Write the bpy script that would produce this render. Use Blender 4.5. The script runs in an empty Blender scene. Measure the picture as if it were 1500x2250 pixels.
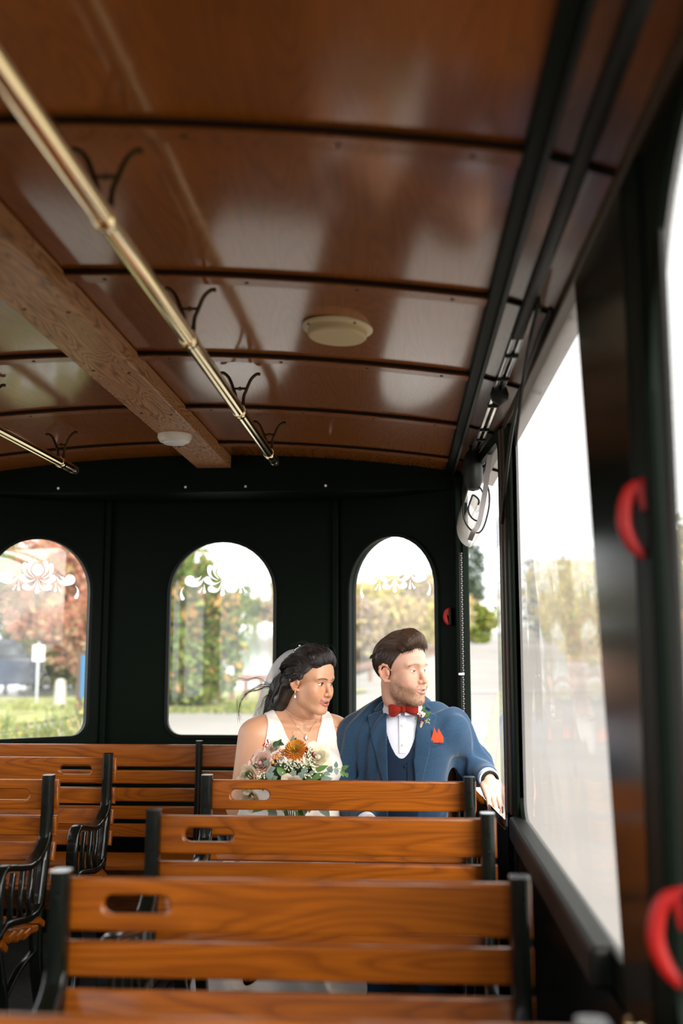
import bpy, bmesh, math, random
import numpy as np
from mathutils import Vector, Matrix, Quaternion

S = bpy.context.scene
COL = S.collection
PI = math.pi
rnd = random.Random(7)

# ------------------------------------------------------------------ camera
cam_d = bpy.data.cameras.new('camera'); cam = bpy.data.objects.new('camera', cam_d); COL.objects.link(cam)
cam_d.sensor_fit = 'VERTICAL'; cam_d.sensor_height = 36; cam_d.lens = 35
cam.location = (0, 0, 1.32)
YAW, PITCH = math.radians(3.5257), math.radians(7.6804)
cam.rotation_euler = (PI/2 + PITCH, 0, YAW)
cam_d.clip_start = 0.05; cam_d.clip_end = 2000
cam_d.dof.use_dof = True; cam_d.dof.focus_distance = 3.72; cam_d.dof.aperture_fstop = 1.7
S.camera = cam

# ------------------------------------------------------------------ world: bright overcast sky
W = bpy.data.worlds.new('overcast'); S.world = W; W.use_nodes = True
nt = W.node_tree; nt.nodes.clear()
wo = nt.nodes.new('ShaderNodeOutputWorld'); bg = nt.nodes.new('ShaderNodeBackground')
tc = nt.nodes.new('ShaderNodeTexCoord'); mp = nt.nodes.new('ShaderNodeMapping'); mp.inputs['Scale'].default_value = (1.2, 1.2, 3.0)
nz = nt.nodes.new('ShaderNodeTexNoise'); nz.inputs['Scale'].default_value = 1.6; nz.inputs['Detail'].default_value = 3
rp = nt.nodes.new('ShaderNodeValToRGB')
rp.color_ramp.elements[0].position = .3; rp.color_ramp.elements[0].color = (.86, .9, .95, 1)
rp.color_ramp.elements[1].position = .7; rp.color_ramp.elements[1].color = (1, 1, 1, 1)
nt.links.new(tc.outputs['Generated'], mp.inputs[0]); nt.links.new(mp.outputs[0], nz.inputs['Vector'])
nt.links.new(nz.outputs['Fac'], rp.inputs[0]); nt.links.new(rp.outputs[0], bg.inputs[0])
bg.inputs[1].default_value = 1.15
nt.links.new(bg.outputs[0], wo.inputs[0])
# the veiled sun: very soft, from the open right-hand side
sun_d = bpy.data.lights.new('veiled_sun', 'SUN'); sun = bpy.data.objects.new('veiled_sun', sun_d); COL.objects.link(sun)
sun_d.energy = 3.2; sun_d.angle = math.radians(50); sun_d.color = (1, .97, .93)
sd = Vector((-.62, .85, -.50)); sun.rotation_euler = sd.to_track_quat('-Z', 'Y').to_euler()
S.view_settings.view_transform = 'Standard'; S.view_settings.look = 'None'
S.view_settings.gamma = 1; S.view_settings.use_curve_mapping = False
S.view_settings.exposure = 1.4
S.cycles.max_bounces = 10; S.cycles.diffuse_bounces = 5; S.cycles.glossy_bounces = 5
S.cycles.transparent_max_bounces = 14; S.cycles.transmission_bounces = 8
S.cycles.caustics_reflective = False; S.cycles.caustics_refractive = True
S.cycles.sample_clamp_indirect = 6

# ------------------------------------------------------------------ materials
MATS = {}
def new_mat(name):
    m = bpy.data.materials.new(name); m.use_nodes = True
    MATS[name] = m
    return m, m.node_tree, m.node_tree.nodes['Principled BSDF']
def N(nt, t, **kw):
    n = nt.nodes.new(t)
    for k, v in kw.items(): setattr(n, k, v)
    return n
def plain(name, col, rough=.5, metal=0, coat=0, bump=0, bscale=200, spec=.5, var=0, vscale=8, sheen=0):
    m, nt, p = new_mat(name)
    p.inputs['Base Color'].default_value = (*col, 1); p.inputs['Roughness'].default_value = rough
    p.inputs['Metallic'].default_value = metal; p.inputs['Coat Weight'].default_value = coat
    p.inputs['Coat Roughness'].default_value = .06; p.inputs['Specular IOR Level'].default_value = spec
    if sheen: p.inputs['Sheen Weight'].default_value = sheen
    if bump or var:
        t = N(nt, 'ShaderNodeTexCoord')
    if bump:
        n = N(nt, 'ShaderNodeTexNoise'); n.inputs['Scale'].default_value = bscale; n.inputs['Detail'].default_value = 4
        b = N(nt, 'ShaderNodeBump'); b.inputs['Strength'].default_value = bump; b.inputs['Distance'].default_value = .002
        nt.links.new(t.outputs['Object'], n.inputs['Vector'])
        nt.links.new(n.outputs['Fac'], b.inputs['Height']); nt.links.new(b.outputs[0], p.inputs['Normal'])
    if var:
        n2 = N(nt, 'ShaderNodeTexNoise'); n2.inputs['Scale'].default_value = vscale; n2.inputs['Detail'].default_value = 5
        r = N(nt, 'ShaderNodeValToRGB')
        r.color_ramp.elements[0].position = .35; r.color_ramp.elements[0].color = (*[c*(1-var) for c in col], 1)
        r.color_ramp.elements[1].position = .65; r.color_ramp.elements[1].color = (*[min(1, c*(1+var)) for c in col], 1)
        nt.links.new(t.outputs['Object'], n2.inputs['Vector'])
        nt.links.new(n2.outputs['Fac'], r.inputs[0]); nt.links.new(r.outputs[0], p.inputs['Base Color'])
    return m
def attr_mat(name, rough=.6, transl=0, spec=.4, bump=0, bscale=300):
    """colour from the vertex attribute 'Col'"""
    m, nt, p = new_mat(name)
    a = N(nt, 'ShaderNodeAttribute'); a.attribute_name = 'Col'
    nt.links.new(a.outputs['Color'], p.inputs['Base Color'])
    p.inputs['Roughness'].default_value = rough; p.inputs['Specular IOR Level'].default_value = spec
    if bump:
        t = N(nt, 'ShaderNodeTexCoord'); n = N(nt, 'ShaderNodeTexNoise'); n.inputs['Scale'].default_value = bscale
        b = N(nt, 'ShaderNodeBump'); b.inputs['Strength'].default_value = bump; b.inputs['Distance'].default_value = .001
        nt.links.new(t.outputs['Object'], n.inputs['Vector'])
        nt.links.new(n.outputs['Fac'], b.inputs['Height']); nt.links.new(b.outputs[0], p.inputs['Normal'])
    if transl:
        tr = N(nt, 'ShaderNodeBsdfTranslucent'); mx = N(nt, 'ShaderNodeMixShader'); mx.inputs[0].default_value = transl
        nt.links.new(a.outputs['Color'], tr.inputs[0]); nt.links.new(p.outputs[0], mx.inputs[1]); nt.links.new(tr.outputs[0], mx.inputs[2])
        nt.links.new(mx.outputs[0], nt.nodes['Material Output'].inputs[0])
    return m
def wood(name, dark, light, axis=0, scale=1.0, freq=34, rough=.35, coat=.6, coat_r=.12, contrast=1.0, randomize=True, spec=.25):
    """varnished timber: cathedral grain from the contours of a stretched noise plus fine pores"""
    m, nt, p = new_mat(name)
    t = N(nt, 'ShaderNodeTexCoord'); mpn = N(nt, 'ShaderNodeMapping')
    sc = [7*scale]*3; sc[axis] = .9*scale
    mpn.inputs['Scale'].default_value = sc
    nt.links.new(t.outputs['Object'], mpn.inputs[0])
    vec = mpn.outputs[0]
    if randomize:
        oi = N(nt, 'ShaderNodeObjectInfo'); ml = N(nt, 'ShaderNodeMath', operation='MULTIPLY'); ml.inputs[1].default_value = 37
        ad = N(nt, 'ShaderNodeVectorMath', operation='ADD')
        nt.links.new(oi.outputs['Random'], ml.inputs[0]); nt.links.new(vec, ad.inputs[0]); nt.links.new(ml.outputs[0], ad.inputs[1])
        vec = ad.outputs[0]
    n = N(nt, 'ShaderNodeTexNoise'); n.inputs['Scale'].default_value = 1.0; n.inputs['Detail'].default_value = 1.5; n.inputs['Distortion'].default_value = .25
    nt.links.new(vec, n.inputs['Vector'])
    mu = N(nt, 'ShaderNodeMath', operation='MULTIPLY'); mu.inputs[1].default_value = freq
    fr = N(nt, 'ShaderNodeMath', operation='FRACT'); nt.links.new(n.outputs['Fac'], mu.inputs[0]); nt.links.new(mu.outputs[0], fr.inputs[0])
    r = N(nt, 'ShaderNodeValToRGB'); e = r.color_ramp.elements
    e[0].position = 0; e[0].color = (*dark, 1); e[1].position = .45; e[1].color = (*light, 1)
    e2 = r.color_ramp.elements.new(.9); e2.color = (*[a*.35+b*.65 for a, b in zip(dark, light)], 1)
    e3 = r.color_ramp.elements.new(1.0); e3.color = (*dark, 1)
    nt.links.new(fr.outputs[0], r.inputs[0])
    # fine fibres
    mp2 = N(nt, 'ShaderNodeMapping'); s2 = [230*scale]*3; s2[axis] = 5*scale; mp2.inputs['Scale'].default_value = s2
    nt.links.new(t.outputs['Object'], mp2.inputs[0])
    n2 = N(nt, 'ShaderNodeTexNoise'); n2.inputs['Scale'].default_value = 1; n2.inputs['Detail'].default_value = 3
    nt.links.new(mp2.outputs[0], n2.inputs['Vector'])
    mr = N(nt, 'ShaderNodeMapRange'); mr.inputs[1].default_value = .3; mr.inputs[2].default_value = .7; mr.inputs[3].default_value = 1-.22*contrast; mr.inputs[4].default_value = 1+.12*contrast
    nt.links.new(n2.outputs['Fac'], mr.inputs[0])
    mx = N(nt, 'ShaderNodeVectorMath', operation='SCALE'); nt.links.new(r.outputs[0], mx.inputs[0]); nt.links.new(mr.outputs[0], mx.inputs['Scale'])
    nt.links.new(mx.outputs[0], p.inputs['Base Color'])
    p.inputs['Roughness'].default_value = rough; p.inputs['Coat Weight'].default_value = coat; p.inputs['Coat Roughness'].default_value = coat_r; p.inputs['Specular IOR Level'].default_value = spec
    return m
def sheet(name, tint=(1, 1, 1), haze=.08, gloss_r=.03, ior=1.5, fmax=1, hazecol=(.9, .9, .9), wav=0, wscale=6, blur=0):
    """thin clear sheet: straight-through transparency + fresnel reflection + a little milky haze"""
    m, nt, p = new_mat(name); nt.nodes.remove(p)
    out = nt.nodes['Material Output']
    tr = N(nt, 'ShaderNodeBsdfTransparent'); tr.inputs[0].default_value = (*tint, 1)
    gl = N(nt, 'ShaderNodeBsdfGlossy'); gl.inputs['Roughness'].default_value = gloss_r
    f0 = ((ior-1)/(ior+1))**2
    lw = N(nt, 'ShaderNodeLayerWeight'); lw.inputs[0].default_value = .5
    pw = N(nt, 'ShaderNodeMath', operation='POWER'); pw.inputs[1].default_value = 5
    fz = N(nt, 'ShaderNodeMapRange'); fz.inputs[3].default_value = f0; fz.inputs[4].default_value = fmax
    nt.links.new(lw.outputs['Facing'], pw.inputs[0]); nt.links.new(pw.outputs[0], fz.inputs[0])
    tl = N(nt, 'ShaderNodeBsdfTranslucent'); tl.inputs[0].default_value = (*hazecol, 1)
    m1 = N(nt, 'ShaderNodeMixShader'); m1.inputs[0].default_value = haze
    src = tr
    if blur:
        rf = N(nt, 'ShaderNodeBsdfRefraction'); rf.inputs['Roughness'].default_value = .22; rf.inputs['IOR'].default_value = 1.12
        rf.inputs[0].default_value = (*tint, 1)
        mb = N(nt, 'ShaderNodeMixShader'); mb.inputs[0].default_value = blur
        nt.links.new(tr.outputs[0], mb.inputs[1]); nt.links.new(rf.outputs[0], mb.inputs[2]); src = mb
    nt.links.new(src.outputs[0], m1.inputs[1]); nt.links.new(tl.outputs[0], m1.inputs[2])
    m2 = N(nt, 'ShaderNodeMixShader')
    nt.links.new(fz.outputs[0], m2.inputs[0]); nt.links.new(m1.outputs[0], m2.inputs[1]); nt.links.new(gl.outputs[0], m2.inputs[2])
    nt.links.new(m2.outputs[0], out.inputs[0])
    if wav:
        t = N(nt, 'ShaderNodeTexCoord'); n = N(nt, 'ShaderNodeTexNoise'); n.inputs['Scale'].default_value = wscale; n.inputs['Detail'].default_value = 1
        b = N(nt, 'ShaderNodeBump'); b.inputs['Strength'].default_value = wav; b.inputs['Distance'].default_value = .01
        nt.links.new(t.outputs['Object'], n.inputs['Vector']); nt.links.new(n.outputs['Fac'], b.inputs['Height'])
        for q in (gl, lw): nt.links.new(b.outputs[0], q.inputs['Normal'])
    return m

M_BLACK = plain('black_panel', (.0028, .0056, .0029), .5, bump=.15, bscale=500, spec=.05)
M_BLACKG = plain('gloss_black_panel', (.005, .006, .004), .2, spec=.2)
M_IRON = plain('black_enamel_iron', (.0032, .0048, .0032), .24, coat=.3, bump=.12, bscale=160, spec=.25)
M_RUBBER = plain('black_rubber', (.004, .006, .004), .5, spec=.2)
M_FABRIC = plain('black_vinyl_cloth', (.007, .008, .006), .5, bump=.2, bscale=120, spec=.22)
M_FLOOR = plain('ribbed_rubber_floor', (.05, .05, .047), .5, bump=.5, bscale=60, var=.25, vscale=30)
M_SLAT = wood('varnished_oak', (.165, .039, .0011), (.255, .066, .0020), axis=0, scale=1.3, freq=15, rough=.5, coat=.45, coat_r=.16, spec=.1)
M_CEIL = wood('varnished_ceiling_ply', (.19, .054, .0045), (.245, .072, .0065), axis=1, scale=1.2, freq=24, rough=.5, coat=.9, coat_r=.118, contrast=.5, spec=.1)
MATS['varnished_ceiling_ply'].node_tree.nodes['Principled BSDF'].inputs['Coat IOR'].default_value = 1.62
M_RIB = wood('ceiling_batten_wood', (.16, .045, .006), (.24, .075, .012), axis=0, scale=2, rough=.45, coat=.5, spec=.1)
M_BEAM = wood('oak_beam', (.17, .066, .018), (.46, .225, .092), axis=1, scale=2.4, freq=20, rough=.5, coat=.15)
M_COVE = wood('cove_ply', (.13, .04, .006), (.17, .055, .009), axis=1, scale=1.3, freq=24, rough=.35, coat=.6)
M_BRASS = plain('polished_brass', (.84, .68, .42), .13, metal=1)
M_BRASSD = plain('dark_brass', (.045, .027, .010), .42, metal=1)
M_CREAM = plain('cream_plastic', (.55, .44, .24), .4)
M_WHITEP = plain('white_plastic', (.72, .68, .58), .35)
M_RED = plain('red_plastic', (.30, .006, .004), .45, spec=.3)
M_ALU = plain('brushed_aluminium', (.78, .78, .80), .22, metal=1)
M_CHROME = plain('chrome', (.85, .85, .86), .06, metal=1)
M_BRONZE = plain('bronze_channel', (.045, .026, .012), .4, spec=.4)
M_GREY = plain('grey_webbing', (.16, .145, .14), .7, bump=.3, bscale=300)
M_ETCH = None
M_GLASS = sheet('window_glass', tint=(.97, .985, .97), haze=.02, gloss_r=.0)
M_VINYL = sheet('clear_vinyl', tint=(.97, .945, .91), haze=.13, gloss_r=.04, hazecol=(.95, .91, .86), wav=.35, wscale=5, blur=.4, fmax=.5)
M_VROLL = sheet('rolled_vinyl', tint=(.80, .77, .73), haze=.5, gloss_r=.05, hazecol=(.9, .88, .84))
def _etch():
    m, nt, p = new_mat('white_window_film')
    p.inputs['Base Color'].default_value = (.9, .9, .88, 1); p.inputs['Roughness'].default_value = .8
    tr = N(nt, 'ShaderNodeBsdfTranslucent'); tr.inputs[0].default_value = (1, 1, 1, 1)
    mx = N(nt, 'ShaderNodeMixShader'); mx.inputs[0].default_value = .97
    nt.links.new(p.outputs[0], mx.inputs[1]); nt.links.new(tr.outputs[0], mx.inputs[2]); nt.links.new(mx.outputs[0], nt.nodes['Material Output'].inputs[0])
    return m
M_ETCH = _etch()

# ------------------------------------------------------------------ mesh helpers
def link(o, parent=None):
    COL.objects.link(o)
    if parent is not None: o.parent = parent
    return o
def tag(o, label=None, cat=None, group=None, kind=None):
    if label: o['label'] = label
    if cat: o['category'] = cat
    if group: o['group'] = group
    if kind: o['kind'] = kind
    return o
def empty(name, loc=(0, 0, 0), label=None, cat=None, group=None, rz=0, kind=None):
    o = bpy.data.objects.new(name, None); o.empty_display_size = .05
    COL.objects.link(o); o.location = loc; o.rotation_euler[2] = rz
    return tag(o, label, cat, group, kind)
def smooth(me, angle=None):
    me.polygons.foreach_set('use_smooth', [True]*len(me.polygons))
    if angle is not None:
        try: me.set_sharp_from_angle(angle=math.radians(angle))
        except Exception: pass
class MB:
    def __init__(s): s.v = []; s.f = []; s.c = []
    def add(s, vs, fs, col=None):
        b = len(s.v); s.v += [tuple(v) for v in vs]; s.f += [tuple(i+b for i in f) for f in fs]
        if col is not None: s.c += [col]*len(vs)
        return s
    def box(s, c, d, rot=None, col=None):
        x, y, z = [q/2 for q in d]; vs = [Vector((i*x, j*y, k*z)) for i in (-1, 1) for j in (-1, 1) for k in (-1, 1)]
        if rot is not None: vs = [rot @ v for v in vs]
        vs = [(v.x+c[0], v.y+c[1], v.z+c[2]) for v in vs]
        return s.add(vs, [(0, 1, 3, 2), (4, 6, 7, 5), (0, 4, 5, 1), (2, 3, 7, 6), (0, 2, 6, 4), (1, 5, 7, 3)], col)
    def sweep(s, path, prof, up=(0, 0, 1), scale=None, closed=False, cap=True, col=None):
        """prof: list of (a,b) in the plane (side, up) across the path; scale: per-point factor"""
        P = [Vector(p) for p in path]; n = len(P); m = len(prof); vs = []
        upv = Vector(up)
        for i in range(n):
            if closed: t = P[(i+1) % n] - P[i-1]
            else: t = P[min(i+1, n-1)] - P[max(i-1, 0)]
            t.normalize(); sd = t.cross(upv)
            if sd.length < 1e-4: sd = t.cross(Vector((0, 1, 0.01)))
            sd.normalize(); u = sd.cross(t)
            k = scale[i] if scale else 1
            ka, kb = (k if isinstance(k, (tuple, list)) else (k, k))
            vs += [P[i] + sd*(a*ka) + u*(b*kb) for a, b in prof]
        fs = []
        for i in range(n if closed else n-1):
            j = (i+1) % n
            for q in range(m):
                r = (q+1) % m
                fs.append((i*m+q, i*m+r, j*m+r, j*m+q))
        if cap and not closed:
            fs.append(tuple(range(m-1, -1, -1))); fs.append(tuple((n-1)*m+q for q in range(m)))
        return s.add(vs, fs, col)
    def tube(s, path, r, seg=8, closed=False, col=None, up=(0, 0, 1)):
        prof = [(math.cos(2*PI*i/seg), math.sin(2*PI*i/seg)) for i in range(seg)]
        sc = r if isinstance(r, (list, tuple)) else [r]*len(path)
        return s.sweep(path, prof, up=up, scale=list(sc), closed=closed, col=col)
    def lathe(s, prof, seg=24, M=None, col=None):
        """prof list of (r,z) around local z"""
        vs = []; n = len(prof)
        for r, z in prof:
            for i in range(seg):
                a = 2*PI*i/seg; v = Vector((r*math.cos(a), r*math.sin(a), z)); vs.append(M @ v if M is not None else v)
        fs = [(i*seg+q, i*seg+(q+1) % seg, (i+1)*seg+(q+1) % seg, (i+1)*seg+q) for i in range(n-1) for q in range(seg)]
        fs += [tuple(range(seg-1, -1, -1)), tuple((n-1)*seg+q for q in range(seg))]
        return s.add(vs, fs, col)
    def grid(s, fn, nu, nv, col=None):
        vs = [fn(i/nu, j/nv) for i in range(nu+1) for j in range(nv+1)]
        fs = [(i*(nv+1)+j, (i+1)*(nv+1)+j, (i+1)*(nv+1)+j+1, i*(nv+1)+j+1) for i in range(nu) for j in range(nv)]
        return s.add(vs, fs, col)
    def mesh(s, name, mat=None, sm=None):
        me = bpy.data.meshes.new(name); me.from_pydata(s.v, [], s.f); me.update()
        if s.c and len(s.c) == len(s.v):
            a = me.color_attributes.new('Col', 'FLOAT_COLOR', 'POINT')
            a.data.foreach_set('color', np.array([(*c[:3], 1) for c in s.c], dtype=np.float32).ravel())
        if mat is not None: me.materials.append(mat)
        if sm is not None: smooth(me, sm if sm else None)
        return me
    def build(s, name, mat=None, parent=None, sm=35, bevel=0, seg=2):
        me = s.mesh(name, mat, sm)
        o = bpy.data.objects.new(name, me); link(o, parent)
        if bevel: bev(o, bevel, seg)
        return o
def bev(o, w, seg=2):
    b = o.modifiers.new('bevel', 'BEVEL'); b.width = w; b.segments = seg; b.limit_method = 'ANGLE'; b.angle_limit = math.radians(40)
    b.harden_normals = False
def obj(name, me, parent=None, loc=None, rz=None):
    o = bpy.data.objects.new(name, me); link(o, parent)
    if loc is not None: o.location = loc
    if rz is not None: o.rotation_euler[2] = rz
    return o
def rrect(w, h, r, n=3):
    pts = []
    for cx, cy, a0 in ((w/2-r, h/2-r, 0), (-w/2+r, h/2-r, 90), (-w/2+r, -h/2+r, 180), (w/2-r, -h/2+r, 270)):
        for i in range(n+1):
            a = math.radians(a0+90*i/n); pts.append((cx+r*math.cos(a), cy+r*math.sin(a)))
    return pts
def bez(p0, p1, p2, n=10, p3=None):
    out = []
    for i in range(n+1):
        t = i/n
        if p3 is None: out.append(tuple((1-t)**2*a+2*t*(1-t)*b+t*t*c for a, b, c in zip(p0, p1, p2)))
        else: out.append(tuple((1-t)**3*a+3*t*(1-t)**2*b+3*t*t*(1-t)*c+t**3*d for a, b, c, d in zip(p0, p1, p2, p3)))
    return out
def spline(pts, n=6):
    """Catmull-Rom through the points"""
    P = [np.array(p, float) for p in pts]; P = [2*P[0]-P[1]] + P + [2*P[-1]-P[-2]]; out = []
    for i in range(1, len(P)-2):
        for k in range(n):
            t = k/n; a, b, c, d = P[i-1:i+3]
            out.append(tuple(.5*((2*b)+(-a+c)*t+(2*a-5*b+4*c-d)*t*t+(-a+3*b-3*c+d)*t**3)))
    out.append(tuple(P[-2])); return out
def flat_solid(name, outer, holes=(), thick=.02, bevel=0, mat=None, M=None, res=1):
    """2-D outline (x,y) with holes, filled and thickened through a filled curve; returns a mesh"""
    cu = bpy.data.curves.new(name, 'CURVE'); cu.dimensions = '2D'; cu.fill_mode = 'BOTH'
    cu.extrude = max(thick/2-bevel, 0); cu.bevel_depth = bevel; cu.bevel_resolution = res; cu.offset = -bevel
    for poly in [outer]+list(holes):
        sp = cu.splines.new('POLY'); sp.points.add(len(poly)-1)
        for q, p in zip(sp.points, poly): q.co = (p[0], p[1], 0, 1)
        sp.use_cyclic_u = True
    o = bpy.data.objects.new(name, cu); COL.objects.link(o)
    dg = bpy.context.evaluated_depsgraph_get(); me = bpy.data.meshes.new_from_object(o.evaluated_get(dg))
    bpy.data.objects.remove(o); bpy.data.curves.remove(cu)
    me.name = name; me.materials.clear()
    if mat is not None: me.materials.append(mat)
    if M is not None: me.transform(M)
    smooth(me, 30)
    return me
def arch(cx, z0, z1, w, r=.07, n=20, rt=None):
    """round-topped window outline: corners of radius r below, round head above"""
    h = w/2; pts = []
    for i in range(7):
        a = PI+PI/2*i/6; pts.append((cx-h+r+r*math.cos(a), z0+r+r*math.sin(a)))
    for i in range(7):
        a = 1.5*PI+PI/2*i/6; pts.append((cx+h-r+r*math.cos(a), z0+r+r*math.sin(a)))
    rt = rt or h
    for i in range(n+1):
        a = PI*i/n; pts.append((cx+h*math.cos(a), z1-rt+rt*math.sin(a)))
    return pts
def rect(x0, x1, y0, y1): return [(x0, y0), (x1, y0), (x1, y1), (x0, y1)]
def stadium(cx, cy, L, h, n=8):
    r = h/2; l = L/2-r
    return [(cx+l+r*math.cos(a), cy+r*math.sin(a)) for a in [-PI/2+PI*i/n for i in range(n+1)]] + \
           [(cx-l+r*math.cos(a), cy+r*math.sin(a)) for a in [PI/2+PI*i/n for i in range(n+1)]]
def copy_tree(o, parent=None):
    c = o.copy(); COL.objects.link(c); c.parent = parent
    for ch in list(o.children): copy_tree(ch, c)
    return c
XZ = Matrix(((1, 0, 0, 0), (0, 0, -1, 0), (0, 1, 0, 0), (0, 0, 0, 1)))     # (x,y,0) -> (x,0,z)
YZ = Matrix(((0, 0, 1, 0), (1, 0, 0, 0), (0, 1, 0, 0), (0, 0, 0, 1)))      # (x,y) -> (y,z), thickness along x
# ================================================================== the trolley body
XC = -.9                       # centre line of the trolley
def zc(x): return 2.20 - .082*((x-XC)/1.1)**2
def struct(name, me, parent=None, label=None):
    o = obj(name, me, parent)
    if parent is None: o['kind'] = 'structure'
    if label: o['label'] = label
    return o
# ---- floor
fl = MB().box((XC, 1.85, -.03), (2.62, 6.3, .06)).build('floor', M_FLOOR, sm=None); tag(fl, 'dark grey ribbed rubber floor of the trolley aisle', kind='structure')
for k in range(-5, 6):
    MB().box((XC+k*.046, 1.85, .0025), (.024, 6.2, .005)).build('floor_rib', M_FLOOR, fl, sm=None)
# ---- ceiling: varnished sheets between curved battens
RIBS = [-1.14, -.47, .205, .875, 1.545, 2.225, 2.885, 3.55, 4.2, 4.92]
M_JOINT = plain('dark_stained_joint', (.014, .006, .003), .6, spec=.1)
ceil = empty('ceiling', (0, 0, 0), kind='structure'); tag(ceil, 'curved varnished wooden trolley ceiling with battens')
def ceil_sheet(y0, y1, x0=-2.0, x1=.2, dz=0, th=.02, n=28):
    b = MB(); nx = n
    vs = []; 
    for i in range(nx+1):
        x = x0+(x1-x0)*i/nx
        for y, z in ((y0, zc(x)+dz), (y1, zc(x)+dz), (y1, zc(x)+dz+th), (y0, zc(x)+dz+th)): vs.append((x, y, z))
    fs = []
    for i in range(nx):
        a, c = i*4, i*4+4
        for q in range(4): fs.append((a+q, a+(q+1) % 4, c+(q+1) % 4, c+q))
    fs += [(0, 1, 2, 3), tuple(nx*4+q for q in (3, 2, 1, 0))]
    return b.add(vs, fs)
for a, c in zip(RIBS[:-1], RIBS[1:]):
    ceil_sheet(a, c-.004).build('ceiling_panel', M_CEIL, ceil, sm=30)
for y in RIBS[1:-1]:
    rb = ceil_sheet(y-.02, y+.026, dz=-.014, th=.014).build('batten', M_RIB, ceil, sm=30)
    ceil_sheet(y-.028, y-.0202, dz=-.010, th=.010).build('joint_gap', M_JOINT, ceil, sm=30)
    for x in (-1.72, -1.38, -1.12, -.70, -.36, -.1, .12):
        M = Matrix.Translation((x, y+.004, zc(x)-.0135)) @ Matrix.Rotation(PI, 4, 'X')
        MB().lathe([(.0055, 0), (.005, .002), (.003, .0028)], 8, M).build('screw', M_BRASSD, rb)
bm_ = MB().box((-.87, 1.7, 2.168), (.16, 5.7, .058)).build('centre_beam', M_BEAM, ceil, sm=None, bevel=.004)
for i, y in enumerate((1.2, 1.75, 2.3, 2.85, 3.4, 4.0)):
    for dx in (-.05, .05):
        MB().lathe([(.006, 0), (.005, .002)], 8, Matrix.Translation((-.87+dx, y+(.03 if dx > 0 else 0), 2.139)) @ Matrix.Rotation(PI, 4, 'X')).build('screw', M_BRASSD, bm_)
# black edge strip and the cove above the side windows
def strip(path, w, h, mat, name, parent, up=(0, 0, 1), bevel=0):
    return MB().sweep(path, [(w/2, -h/2), (w/2, h/2), (-w/2, h/2), (-w/2, -h/2)], up=up).build(name, mat, parent, sm=20, bevel=bevel)
for sx in (1, -1):
    X = lambda o: XC+sx*o
    strip([(X(1.115), -1.2, 2.11), (X(1.115), 4.5, 2.11)], .034, .03, M_BLACK, 'edge_strip', ceil, bevel=.004)
    strip([(X(1.132), -1.2, 2.092), (X(1.132), 4.5, 2.092)], .01, .012, M_RUBBER, 'edge_strip', ceil)
    b = MB()
    b.add([(X(1.12), -1.2, 2.12), (X(1.32), -1.2, 2.055), (X(1.32), 4.6, 2.055), (X(1.12), 4.6, 2.12),
           (X(1.12), -1.2, 2.14), (X(1.32), -1.2, 2.14), (X(1.32), 4.6, 2.14), (X(1.12), 4.6, 2.14)],
          [(0, 1, 2, 3), (7, 6, 5, 4), (0, 4, 5, 1), (1, 5, 6, 2), (2, 6, 7, 3), (3, 7, 4, 0)])
    b.build('cove_panel', M_COVE, ceil, sm=None)
    for y in RIBS[1:-1]:
        strip([(X(1.13), y, 2.113), (X(1.31), y, 2.056)], .012, .008, M_BLACK, 'cove_joint', ceil)
# ---- rear wall: flat middle panel, two angled ones
wr = empty('wall_rear', (0, 0, 0), kind='structure'); tag(wr, 'black curved rear wall of the trolley with round-topped windows')
def frame_M(o, d):
    d = Vector((d[0], d[1], 0)).normalized(); n = d.cross(Vector((0, 0, 1)))
    return Matrix(((d.x, 0, n.x, o[0]), (d.y, 0, n.y, o[1]), (0, 1, 0, 0), (0, 0, 0, 1)))
def stroke(p0, p1, p2, w0, w1, wm=None, n=10, tip=True):
    """brush-stroke polygon along a quadratic curve with rounded thick end"""
    P = bez(p0, p1, p2, n); L, R = [], []
    for i, p in enumerate(P):
        a = P[max(i-1, 0)]; c = P[min(i+1, n)]; t = math.atan2(c[1]-a[1], c[0]-a[0])
        s = i/n; w = w0+(w1-w0)*s**1.3
        L.append((p[0]-w*math.sin(t), p[1]+w*math.cos(t))); R.append((p[0]+w*math.sin(t), p[1]-w*math.cos(t)))
    a = P[n-1]; c = P[n]; t = math.atan2(c[1]-a[1], c[0]-a[0])
    capp = [(c[0]+w1*math.cos(t+PI/2-PI*k/8), c[1]+w1*math.sin(t+PI/2-PI*k/8)) for k in range(1, 8)]
    return L+capp+R[::-1]
def motif():
    """white scroll-and-flower print, in crop pixels about the motif centre (y down)"""
    E = []
    E.append([(78*math.cos(2*PI*i/28), -95+78*math.sin(2*PI*i/28)) for i in range(28)])
    half = [stroke((-48, -4), (-150, -80), (-92, -186), 4, 34), stroke((-62, 14), (-210, -30), (-168, -150), 4, 36),
            stroke((-30, 28), (-130, 100), (-200, 8), 3, 46), stroke((-18, 40), (-40, 190), (-150, 126), 3, 44),
            stroke((-250, -20), (-290, 120), (-425, 20), 3, 72), stroke((-240, 68), (-238, 120), (-234, 164), 4, 22),
            stroke((-262, 100), (-280, 140), (-302, 164), 4, 18), stroke((-278, -44), (-300, -8), (-330, 2), 3, 20),
            stroke((-500, 98), (-565, 150), (-516, 246), 3, 26)]
    E.append(stroke((0, 36), (0, 100), (0, 186), 5, 33))
    for h in half:
        E.append(h); E.append([(-x, y) for x, y in h][::-1])
    return E
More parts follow.
